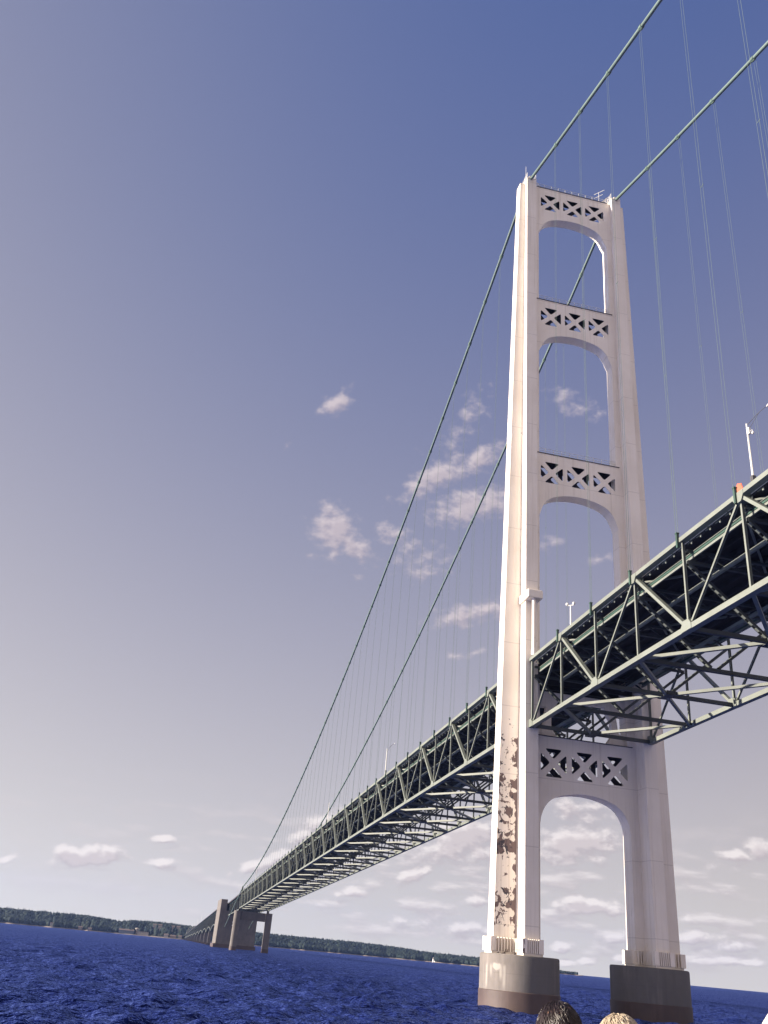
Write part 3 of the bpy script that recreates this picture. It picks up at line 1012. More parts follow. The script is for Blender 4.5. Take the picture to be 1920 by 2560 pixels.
def pedestal(s, label):
    t = empty("tower_pedestal", (XC, s * W, 0), label, "bridge pier", "round pedestals under the tower")

    def ring(z, r):
        return [(XC + r * math.cos(2 * PI * k / 72), s * W + r * math.sin(2 * PI * k / 72), z) for k in range(72)]
    c = MB()
    c.loft([ring(2.3, 5.8), ring(6.85, 5.8), ring(7.0, 5.74), ring(7.097, 5.6)])
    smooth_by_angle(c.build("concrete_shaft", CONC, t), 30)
    a = MB()
    a.loft([ring(-4, 5.9), ring(2.36, 5.9), ring(2.44, 5.82)])
    smooth_by_angle(a.build("plate_armour", ARMOR, t), 30)
    if s < 0:
        p = MB()
        p.tube([(XC - 4.2, s * W - 3.1, 7.1), (XC - 4.2, s * W - 3.1, 8.0)], .12, 6)
        p.tube([(XC - 4.2, s * W - 3.1, 8.0), (XC - 4.2, s * W - 3.1, 8.45)], .22, 6)
        p.build("marker_post", DARKM, t)
    return t


pedestal(-1, "round concrete pedestal in sun with white stains, under the near tower leg")
pedestal(1, "shaded round concrete pedestal under the far tower leg")

# ------------------------------------------------------------------ stiffened spans
P = 11.887
DEPTH = 10.98


def zt_main(x):
    t = x - 13.86
    if t < 65:
        return 51.06 + 0.02832 * t - 0.0002 * t * t
    return 51.06 + 0.02832 * 65 - 0.0002 * 65 * 65 + (t - 65) * 0.0035


def zt_side(x):
    return 51.06 + 0.0227 * x if x < 4.2 else 51.1


def h_post(mb, a, b, w=0.30, d=0.62):
    """H-section member between a and b: two flanges and a web, one extruded profile"""
    a, b = Vector(a), Vector(b)
    t = (b - a).normalized()
    y = Vector((0, 1, 0))
    u = t.cross(y).normalized()
    f, e = .07, .03
    prof = [(-d / 2, -w / 2), (-d / 2 + f, -w / 2), (-d / 2 + f, -e), (d / 2 - f, -e), (d / 2 - f, -w / 2), (d / 2, -w / 2),
            (d / 2, w / 2), (d / 2 - f, w / 2), (d / 2 - f, e), (-d / 2 + f, e), (-d / 2 + f, w / 2), (-d / 2, w / 2)]
    mb.loft([[q + y * i + u * j for i, j in prof] for q in (a, b)])


def laced(mb, a, b, w, h):
    """laced strut: two side rails with batten plates between; returns the batten face numbers"""
    a, b = Vector(a), Vector(b)
    L = (b - a).length
    side = Vector((1, 0, 0)) if abs((b - a).normalized().x) < .5 else Vector((0, 1, 0))
    for s in (-1, 1):
        mb.beam(a, b, .07, h, side, off=(s * w / 2, 0))
    f0 = len(mb.f)
    n = max(2, int(L / 1.0))
    u = (b - a) / n
    for i in range(n):
        mb.beam(a + u * (i + .22), a + u * (i + .72), w - .1, .06, side, off=(0, h / 2 - .04))
        mb.beam(a + u * (i + .22), a + u * (i + .72), w - .1, .06, side, off=(0, -h / 2 + .04))
    return range(f0, len(mb.f))


def stiffened_span(name, label, xs, zf, end_first_post=True):
    """warren truss span with verticals; xs lists the node x positions from the tower outward"""
    n = len(xs) - 1
    z = [zf(x) for x in xs]
    t = empty(name, (xs[0], 0, z[0]), label, "truss span", "truss spans of the bridge")
    sg = 1 if xs[1] > xs[0] else -1
    for s in (-1, 1):
        y = s * W
        mat = GREEN
        mb = MB()
        cx = [xs[0] - sg * .45] + list(xs[1:])
        mb.polybeam([(cx[k], y, z[k]) for k in range(n + 1)], .84, .56)
        mb.build("top_chord", mat, t)
        mb = MB()
        mb.polybeam([(cx[k], y, z[k] - DEPTH) for k in range(n + 1)], .80, .64)
        mb.build("bottom_chord", mat, t)
        for k in range(n + 1):
            mb = MB()
            h_post(mb, (xs[k], y, z[k] - .3), (xs[k], y, z[k] - DEPTH + .34), .34 if k == 0 else .28, .32)
            mb.build("vertical_post", mat, t)
        for k in range(n):
            mb = MB()
            if k % 2 == 0:
                a, b = (xs[k], y, z[k] - DEPTH), (xs[k + 1], y, z[k + 1])
            else:
                a, b = (xs[k], y, z[k]), (xs[k + 1], y, z[k + 1] - DEPTH)
            up = (b[2] > a[2]) == (b[0] > a[0])          # leaning one way the member is a light strut, the other way a deep box
            a, b = Vector(a), Vector(b)
            u = (b - a).normalized() * .55
            if up:
                h_post(mb, a + u, b - u, .27, .29)
            else:
                mb.beam(a + u, b - u, .58, .38)
            mb.build("diagonal_brace", mat, t)
        # gusset plates at the panel points
        for k in range(n + 1):
            gp = MB()
            if k % 2 == 0:
                out_, zz, sg_ = ((-1.05, -.3), (1.05, -.3), (1.05, .3), (.55, .95), (-.55, .95), (-1.05, .3)), z[k] - DEPTH, 1
            else:
                out_, zz, sg_ = ((-1.0, -.26), (1.0, -.26), (1.0, .26), (.5, .95), (-.5, .95), (-1.0, .26)), z[k], -1
            gp.loft([[(xs[k] + dx, y + e, zz + sg_ * dz_) for dx, dz_ in out_] for e in (-.455, .455)])
            gp.build("gusset_plate", mat, t)
        # suspender sockets standing on the outside of the chord
        for k in range(1, n + 1):
            mb = MB()
            mb.box(xs[k] - .42, xs[k] - .12, y + s * .50 - .16, y + s * .50 + .16, z[k] - .95, z[k] + .85)
            mb.box(xs[k] - .47, xs[k] - .07, y + s * .50 - .20, y + s * .50 + .20, z[k] + .852, z[k] + 1.0)
            mb.build("hanger_socket", GREEN_DEEP, t)
    # deck: slab, stringers, rails
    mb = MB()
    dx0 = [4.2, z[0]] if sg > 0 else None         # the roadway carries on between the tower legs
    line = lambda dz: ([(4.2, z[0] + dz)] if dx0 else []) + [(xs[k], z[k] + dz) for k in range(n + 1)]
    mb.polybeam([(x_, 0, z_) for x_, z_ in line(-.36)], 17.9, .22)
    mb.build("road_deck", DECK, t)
    for s in (-1, 1):
        wk = MB()
        wk.polybeam([(xs[k], s * 9.35, z[k] - .37) for k in range(n + 1)], .78, .20)
        wk.build("kerb_walk", DECK, t)
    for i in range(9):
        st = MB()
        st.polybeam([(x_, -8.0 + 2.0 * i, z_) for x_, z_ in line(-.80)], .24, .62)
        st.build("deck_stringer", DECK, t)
    if dx0:
        for x_ in (5.2, 7.9, 10.7):
            st = MB()
            st.box(x_ - .2, x_ + .2, -8.9, 8.9, z[0] - 2.9, z[0] - 1.13)
            st.build("floor_beam", DECK, t)
    for s in (-1, 1):
        ra = MB(); ra.polybeam([(xs[k], s * 9.12, z[k] - 1.92) for k in range(n + 1)], .20, .30); ra.build("edge_stringer", GREEN, t)
        ra = MB(); ra.polybeam([(xs[k], s * 9.20, z[k] - 1.28) for k in range(n + 1)], .10, .07); ra.build("cable_conduit", GREEN, t)
        ra = MB(); ra.polybeam([(xs[k], s * 9.16, z[k] - 1.52) for k in range(n + 1)], .06, .26); ra.build("kerb_plate", GREEN_DEEP, t)
        rail_ = MB(); rail_.polybeam([(xs[k], s * 5.55, z[k] - 3.05) for k in range(n + 1)], .34, .44); rail_.build("inspection_rail", GREEN, t)
        br = MB()
        for k in range(n):
            for i in range(6):
                f = (i + .5) / 6
                x, zz = xs[k] + f * (xs[k + 1] - xs[k]), z[k] + f * (z[k + 1] - z[k])
                br.add([(x + a_, s * 9.79 + e, zz + c_) for e in (-.07, .07) for a_, c_ in ((-.95, -.50), (-.1, -.50), (-.1, -.78), (.1, -.78), (.1, -.42), (-.95, -.42))],
                       [(0, 1, 4, 5), (1, 2, 3, 4), (11, 10, 7, 6), (10, 9, 8, 7)] + [(q, q + 6, (q + 1) % 6 + 6, (q + 1) % 6) for q in range(6)])
        br.build("kerb_edging", GREEN, t)
        rl = MB()
        for h in (.05, .45):
            rl.polybeam([(xs[k], s * 9.45, z[k] + h) for k in range(n + 1)], .08, .08)
        for k in range(n):
            for i in range(3):
                f = i / 3
                x, zz = xs[k] + f * (xs[k + 1] - xs[k]), z[k] + f * (z[k + 1] - z[k])
                rl.box(x - .06, x + .06, s * 9.45 - .055, s * 9.45 + .055, zz - .25, zz + .5)
        rl.build("road_railing", GREEN_DEEP, t)
    # floor trusses, bottom struts, sway braces at every node
    for k in range(n + 1):
        x, zz = xs[k], z[k]
        fb = MB()
        fb.beam((x, -9.95, zz - 1.25), (x, 9.95, zz - 1.25), .42, .30, (1, 0, 0))
        fb.beam((x, -9.95, zz - 2.72), (x, 9.95, zz - 2.72), .44, .36, (1, 0, 0))
        for i in range(8):
            y0, y1 = -9.6 + i * 2.4, -9.6 + (i + 1) * 2.4
            p0, p1 = ((y0, zz - 2.6), (y1, zz - 1.3)) if i % 2 == 0 else ((y0, zz - 1.3), (y1, zz - 2.6))
            fb.beam((x, p0[0], p0[1]), (x, p1[0], p1[1]), .20, .20, (1, 0, 0))
        fb.build("floor_truss", GREEN_SHADED, t)
        bs = MB()
        bs.beam((x, -W + .3, zz - DEPTH), (x, W - .3, zz - DEPTH), .46, .52, (1, 0, 0))
        if k % 2 == 0:
            bs.add([(x + q[0], q[1], zz - DEPTH + e) for e in (-.29, .29) for q in ((-1.3, -.75), (1.3, -.75), (1.3, .75), (-1.3, .75))],
                   [(0, 3, 2, 1), (4, 5, 6, 7), (0, 1, 5, 4), (1, 2, 6, 5), (2, 3, 7, 6), (3, 0, 4, 7)])
        bs.build("bottom_strut", GREEN_SHADED, t)
        for s in (-1, 1):
            sb = MB()
            bf = laced(sb, (x, s * 9.9, zz - 2.9), (x, s * .5, zz - DEPTH + .3), .46, .34)
            ob = sb.build("sway_brace", GREEN_SHADED, t)
            ob.data.materials.append(GREEN)  # battens keep the plain green, as sunlit dashes on shade-coloured rails
            for q in bf:
                ob.data.polygons[q].material_index = 1
    # lateral bracing, two panels to an X, in the bottom and top planes
    for lev, (dz_, w_, h_) in enumerate(((-DEPTH, .44, .40), (-.98, .30, .24))):
        nm = "bottom_lateral" if lev == 0 else "top_lateral"
        for k in range(-1, n + 1, 2):
            for s in (-1, 1):
                mb = MB()
                kk = k + 2
                up = .055 * s
                if k < 0:
                    a = Vector((xs[0], 0, z[0] + dz_ + up)); b = Vector((xs[1], s * W, z[1] + dz_ + up))
                elif kk > n:
                    if k + 1 > n:
                        continue
                    a = Vector((xs[k], s * W, z[k] + dz_ + up)); b = Vector((xs[n], 0, z[n] + dz_ + up))
                else:
                    a = Vector((xs[k], -s * W, z[k] + dz_ + up)); b = Vector((xs[kk], s * W, z[kk] + dz_ + up))
                u = (b - a).normalized() * .5
                mb.beam(a + u, b - u, w_ + .02 * s, h_, (0, 1, 0))
                mb.build(nm, GREEN, t)
    # gusset details / struts hung under the deck
    return t


xm = [13.86 + P * k for k in range(27)]
xsd = [4.05 - P * k for k in range(48)]
stiffened_span("main_span_truss", "pale green steel truss span running right from the tower overhead", xm, zt_main)
stiffened_span("side_span_truss", "long pale green truss span receding left from the tower to the distant pier", xsd, zt_side)
XE = xsd[-1]

# ------------------------------------------------------------------ cables
XBENT = XE - 1.4
ZBENT = zt_side(XE) + 3.4


def cable_main(x):
    t = (x - XC) / 579.0
    return ZT + 0.9 - 106.7 * (1 - (1 - t) ** 2)


def cable_side(x):
    t = (XC - x) / (XC - XBENT)
    return ZT + 0.9 + (ZBENT - ZT - 0.9) * t - 4 * 24.8 * t * (1 - t)


for s, lb in ((-1, "green main suspension cable on the near sunlit side of the bridge"), (1, "green main suspension cable on the far side, passing behind the tower strut")):
    pts = []
    xx = np.concatenate([np.linspace(330, XC + 2, 70), [XC + 1, XC, XC - 1], np.linspace(XC - 2, XBENT, 90)])
    for x in xx:
        if abs(x - XC) < 1.6:
            zz = ZT + 1.0 - .02 * abs(x - XC)
        else:
            zz = cable_main(x) if x > XC else cable_side(x)
        pts.append((x, s * W, zz))
    pts.append((-702.0, s * W, 16.0))
    mb = MB()
    mb.tube(pts, .33, 10)
    c = mb.build("main_cable", CABLE, None)
    smooth_by_angle(c)
    tag(c, lb, "cable", "main suspension cables")
    bands = [(x, cable_main, .5) for x in xm[1:]] + [(x, cable_side, .5) for x in xsd[1:-1]]
    for x, fz, L in bands:
        e = .35
        a, b = Vector((x - e, s * W, fz(x - e))), Vector((x + e, s * W, fz(x + e)))
        mb = MB(); mb.tube([a, b], .43, 10)
        mb.beam(a + Vector((0, 0, -.45)), b + Vector((0, 0, -.45)), .16, .2)
        mb.build("cable_band", BAND, c)

SUSL = {('m', -1): "pair of thin green suspender ropes hanging from the near cable right of the tower",
        ('m', 1): "pair of thin suspender ropes hanging from the far cable right of the tower",
        ('s', -1): "pair of thin suspender ropes hanging from the near cable left of the tower",
        ('s', 1): "pair of thin suspender ropes hanging from the far cable left of the tower"}
SUSG = {('m', -1): "near suspender ropes of the main span", ('m', 1): "far suspender ropes of the main span",
        ('s', -1): "near suspender ropes of the side span", ('s', 1): "far suspender ropes of the side span"}
for kind, nodes, fz, fc in (('m', xm[1:], zt_main, cable_main), ('s', xsd[1:-1], zt_side, cable_side)):
    for x in nodes:
        for s in (-1, 1):
            mb = MB()
            for dx in (-.27, .27):
                for dy in (0.0,):
                    zc = fc(x + dx)
                    mb.tube([(x - .27 + dx * .95, s * (W + .5) + dy, fz(x) + .9), (x + dx, s * (W + .30) + dy * 2, zc - .2)], .019, 5, cap=False)
            if fc(x) - fz(x) > 45:
                zc = fz(x) + .5 * (fc(x) - fz(x))
                mb.tube([(x - .28, s * (W + .40), zc), (x + .28, s * (W + .40), zc)], .05, 5)
            o = mb.build("suspender_rope", ROPE, None)
            tag(o, SUSL[(kind, s)], "rope", SUSG[(kind, s)])

# ------------------------------------------------------------------ cable bent pier, anchor pier, viaduct
def bent_pier():
    x0 = XBENT
    t = empty("bent_pier", (x0, 0, 0), "concrete portal pier with two columns carrying the end of the side span", "bridge pier")
    for s in (-1, 1):
        mb = MB()
        def ring(z, g=0.0):
            r_ = 2.3 * (1 + g)
            pts = [(x0 + r_ * math.cos(t), s * (11.6 + r_ * math.sin(t)), z) for t in np.linspace(0, PI, 17)]
            pts += [(x0 - r_, s * 9.2, z), (x0 + r_, s * 9.2, z)]
            return pts if s > 0 else pts[::-1]
        mb.loft([ring(2.5), ring(25.8)])
        smooth_by_angle(mb.build("column", CONC2, t), 50)
        mb = MB(); mb.loft([ring(-3, .09), ring(2.49, .09)]); mb.build("column_base", ARMOR, t)
        mb = MB(); mb.box(x0 - .8, x0 + .9, s * W - .8, s * W + .8, 25.8, 27.3); mb.build("bearing", DARKM, t)
        mb = MB()
        mb.beam((x0, s * W, 27.3), (x0, s * W, ZBENT - .3), .9, .8)
        mb.box(x0 - .9, x0 + .9, s * W - .55, s * W + .55, ZBENT - .9, ZBENT + .35)
        mb.build("cable_post", GREEN, t)
    mb = MB(); mb.box(x0 - 1.6, x0 + 1.6, -8.8, 8.8, 20.0, 25.6); mb.build("cross_beam", CONC2, t)


bent_pier()


def anchor_pier():
    t = empty("anchor_pier", (-720, 0, 0), "massive concrete anchor pier with a fluted sunlit side, left end of the suspended span", "anchor pier")
    mb = MB()
    x0, x1 = -745.0, -700.0
    ys, xs_ = 17.0, []
    # plan with fluted sides
    near = []
    nfl = 7
    for i in range(nfl):
        a = x0 + (x1 - x0) * i / nfl; b = x0 + (x1 - x0) * (i + 1) / nfl
        near += [(a + .01, -ys + .7), (a + 1.2, -ys), (b - 1.2, -ys), (b - .01, -ys + .7)]
    far = [(x, -y) for x, y in near[::-1]]
    plan = near + far
    mb.loft([[(x, y, 3.0) for x, y in plan], [(x, y, 29.0) for x, y in plan]])
    for s in (-1, 1):
        half = [(x, y) for x, y in (near if s < 0 else far)]
        inner = [(x1 - .01, s * 10.9), (x0 + .01, s * 10.9)]
        ring = half + (inner if s < 0 else inner[::-1])
        mb.loft([[(x, y, 28.9) for x, y in ring], [(x, y, 37.9) for x, y in ring]])
    mb.build("anchor_block", CONC2, t)
    fb = MB(); fb.box(x0 - 1.5, x1 + 1.5, -ys - 1.2, ys + 1.2, -4, 3.0); fb.build("footing", ARMOR, t)
    wl = MB()
    for y in (-4.5, -2.5):
        for z in (20, 17.5):
            wl.box(x1 + .01, x1 + .3, y, y + 1.3, z, z + .9)
    wl.build("lamp_panel", WHITE, t)


anchor_pier()


def deck_z(x):
    return 33.3 + (x + 943) * .0194


def approach_span(xa, xb, label, zf, depth0, depth1, haunch=True):
    n = max(4, int(round(abs(xb - xa) / 12)))
    xs = [xa + (xb - xa) * i / n for i in range(n + 1)]
    t = empty("approach_span", ((xa + xb) / 2, 0, zf((xa + xb) / 2)), label, "truss span", "green approach spans beyond the anchor pier")

    def zb(i):
        f = i / n
        d = depth0 + (depth1 - depth0) * f
        if haunch:
            d *= 1 + .45 * abs(2 * f - 1) ** 2
        return zf(xs[i]) - 1.2 - d
    dk = MB()
    for i in range(n):
        dk.beam((xs[i], 0, zf(xs[i]) - .5), (xs[i + 1], 0, zf(xs[i + 1]) - .5), 20.6, 1.0)
    dk.build("road_deck", DECK, t)
    for s in (-1, 1):
        y = s * 8.6
        c = MB(); b = MB(); w = MB()
        for i in range(n):
            c.beam((xs[i], y, zf(xs[i]) - 1.3), (xs[i + 1], y, zf(xs[i + 1]) - 1.3), .8, .6)
            b.beam((xs[i], y, zb(i)), (xs[i + 1], y, zb(i + 1)), .74, .62)
            if i % 2 == 0:
                w.beam((xs[i], y, zb(i)), (xs[i + 1], y, zf(xs[i + 1]) - 1.3), .6, .5)
            else:
                w.beam((xs[i], y, zf(xs[i]) - 1.3), (xs[i + 1], y, zb(i + 1)), .6, .5)
        for i in range(n + 1):
            w.beam((xs[i], y, zb(i)), (xs[i], y, zf(xs[i]) - 1.3), .52, .44)
        c.build("top_chord", GREEN_DEEP, t); b.build("bottom_chord", GREEN, t); w.build("web_lattice", GREEN_SHADED, t)
    x_ = MB()
    for i in range(n + 1):
        x_.beam((xs[i], -8.4, zb(i)), (xs[i], 8.4, zb(i)), .5, .45, (1, 0, 0))
        x_.beam((xs[i], -8.4, zb(i)), (xs[i], 0, zf(xs[i]) - 1.6), .4, .35, (1, 0, 0))
        x_.beam((xs[i], 8.4, zb(i)), (xs[i], 0, zf(xs[i]) - 1.6), .4, .35, (1, 0, 0))
    x_.build("cross_lattice", GREEN_SHADED, t)


approach_span(XBENT - 1.5, -742, "green backstay truss span between the portal pier and the anchor pier", lambda x: zt_side(x) + .3, 9.6, 8.5, False)
piers = [-745.0, -865.0, -985.0, -1092.0, -1208.0, -1332.0, -1450.0, -1601.0, -1737.0, -1860.0, -1975.0, -2090.0, -2200.0]


def zappr(x):
    return deck_z(x) if x < -880 else deck_z(-880) + (x + 880) * (36.6 - deck_z(-880)) / 138.0


for i in range(len(piers) - 1):
    a, b = piers[i], piers[i + 1]
    f0, f1 = (a + 745) / -1455, (b + 745) / -1455
    d0, d1 = 13.5 - 10.5 * f0, 13.5 - 10.5 * f1
    ordn = ("first", "second", "third", "fourth", "fifth", "sixth", "seventh", "eighth", "ninth", "tenth", "eleventh", "twelfth")[i]
    approach_span(a - .3, b + .3, "dark green approach truss span, %s beyond the anchor pier towards shore" % ordn, zappr, d0, d1)
    if i > 0:
        x = a
        f = (x + 745) / -1455
        ztop = max(2.6, zappr(x) - 1.2 - (13.5 - 10.5 * f) * 1.45 - .7)
        t = empty("viaduct_pier", (x, 0, 0), "pale concrete viaduct pier standing in the water, %s beyond the anchor pier" % ("first", "second", "third", "fourth", "fifth", "sixth", "seventh", "eighth", "ninth", "tenth", "eleventh")[i - 1], "bridge pier", "viaduct piers in the water")
        mb = MB()
        for s in (-1, 1):
            mb.box(x - 2.0, x + 2.0, s * 8.6 - 1.7, s * 8.6 + 1.7, 1.6, ztop)
        mb.box(x - 1.5, x + 1.5, -7.2, 7.2, max(1.7, ztop - 2.6), ztop - .3)
        mb.build("shaft", CONC2, t)
        fb = MB(); fb.box(x - 3.2, x + 3.2, -12.2, 12.2, -3, 1.6); fb.build("footing", ARMOR, t)

# ------------------------------------------------------------------ lamps and fittings on the deck
def lamp(x, y, zb, h, arm, label, group=None, name="street_lamp", arm_dir=(1, 0.15), extra=None):
    t = empty(name, (x, y, zb), label, "street lamp" if name == "street_lamp" else "floodlight mast", group)
    p = MB(); p.tube([(x, y, zb), (x, y, zb + h)], [.13, .09], 8); p.build("pole", WHITE, t)
    b = MB(); b.box(x - .22, x + .22, y - .22, y + .22, zb - .5, zb + .35); b.build("pole_base", DARKM, t)
    if arm:
        ax, ay = arm_dir
        pts = [(x + ax * arm * f, y + ay * arm * f, zb + h - .25 + .75 * math.sin(f * PI / 2)) for f in (0, .2, .4, .6, .8, 1)]
        a = MB(); a.tube(pts, .035, 6)
        a.tube([(x, y, zb + h - 1.0), (pts[3][0], pts[3][1], pts[3][2] - .04)], .025, 6)
        a.build("arm", DARKM, t)
        hd = MB(); hd.ellipsoid((pts[-1][0] + ax * .25, pts[-1][1] + ay * .25, pts[-1][2] - .04), (.42, .2, .12), 10, 6)
        hd.build("lamp_head", WHITE, t)
    return t


l1 = lamp(73.0, -8.4, 54.6, 7.1, 3.2, "white lamp post with camera globes standing on the deck beside the orange sheet")
b_ = MB(); b_.ellipsoid((73.75, -8.3, 60.1), (.15, .15, .17), 10, 8); b_.tube([(73.0, -8.4, 60.5), (73.75, -8.3, 60.5), (73.75, -8.3, 60.2)], .03, 6); b_.build("camera_globe", WHITE, l1)
b_ = MB(); b_.box(73.14, 73.42, -8.5, -8.25, 60.2, 61.0); b_.build("sensor_box", WHITE, l1)
l2 = lamp(24.9, -8.4, 53.0, 4.0, 0, "white post with two round floodlights on the deck right of the tower", name="floodlight_post")
b_ = MB(); b_.beam((24.5, -8.75, 57.0), (25.3, -8.05, 57.0), .08, .08); b_.build("cross_arm", WHITE, l2)
for q in (-1, 1):
    b_ = MB(); b_.ellipsoid((24.9 + q * .42, -8.4 + q * .38, 57.25), (.24, .24, .26), 12, 8); b_.build("floodlight_head", WHITE, l2)
lamp(-103.4, -8.4, 49.2, 9.2, 5.5, "tall white lamp post with curved arm on the side span's deck nearest the tower", "lamps on the side span deck")
lamp(-200.5, -8.4, 47.0, 8.9, 0, "tall bare white pole on the side span deck further left", "lamps on the side span deck")
lamp(-480.0, -8.4, 40.6, 8.0, 4, "small distant lamp post on the deck near the cable's low end", "lamps on the side span deck")
for i, x in enumerate((-1290, -1430, -1560, -1680, -1800, -1920, -2040)):
    lamp(x, -9.6, zappr(x), 9.5, 2.5, "distant lamp post on the approach viaduct, %s beyond the anchor pier" % ("first", "second", "third", "fourth", "fifth", "sixth", "seventh")[i], "lamp posts on the approach viaduct", arm_dir=(0, 1))

sh = MB()
t_ = empty("work_sign", (73.3, -9.3, 54.0), "bright orange work sign propped on the truss chord by the lamp post", "sign")
rings = []
for e in (-.025, .025):
    rings.append([(71.5 + q[0] + e, -9.2 + q[1] + e, 53.3 + q[2]) for q in ((-.45, -.1, .05), (.25, .05, -.1), (.5, .1, .55), (.35, .05, 1.25), (-.15, -.05, 1.4), (-.5, -.1, .85))])
sh.loft(rings)
sh.build("panel", ORANGE, t_)
sh = MB(); sh.beam((71.5, -9.2, 52.0), (71.5, -9.17, 54.3), .06, .05, (1, 0, 0)); sh.build("stand", DARKM, t_)

# ------------------------------------------------------------------ ferry passengers in front of the camera
SKIN = simple("skin", (0.3905, 0.213, 0.1491), 0.5, 0.06, 9.0)
HAIRD = simple("dark_hair", (0.022, 0.015, 0.018), 0.35, 0.3, 60.0)
HAIRG = simple("grey_blond_hair", (0.426, 0.355, 0.2698), 0.45, 0.25, 60.0)
HATW = simple("white_cotton_hat", (0.585, 0.5625, 0.51), 0.85, 0.04, 9.0)
CLOTHN = simple("navy_jacket", (0.03, 0.035, 0.07), 0.8, 0.15, 9.0)
CLOTHO = simple("coral_top", (0.4402, 0.142, 0.0852), 0.8, 0.1, 9.0)
CLOTHG = simple("grey_trousers", (0.09, 0.09, 0.11), 0.85, 0.15, 9.0)


def skin_body(name, verts, edges, radii, mat, parent):
    me = bpy.data.meshes.new(name)
    me.from_pydata(verts, edges, [])
    o = bpy.data.objects.new(name, me)
    COL.objects.link(o)
    o.modifiers.new("skin", 'SKIN')
    if not me.skin_vertices:
        bpy.context.view_layer.objects.active = o
    sv = me.skin_vertices[0].data
    for i, r_ in enumerate(radii):
        sv[i].radius = (r_, r_) if not isinstance(r_, tuple) else r_
    sv[0].use_root = True
    ss = o.modifiers.new("sub", 'SUBSURF'); ss.levels = 2; ss.render_levels = 2
    dg = bpy.context.evaluated_depsgraph_get(); dg.update()
    m2 = bpy.data.meshes.new_from_object(o.evaluated_get(dg))
    bpy.data.objects.remove(o)
    m2.name = name
    m2.materials.clear(); m2.materials.append(mat)
    m2.polygons.foreach_set('use_smooth', [True] * len(m2.polygons))
    ob = bpy.data.objects.new(name, m2)
    COL.objects.link(ob)
    ob.parent = parent
    return ob


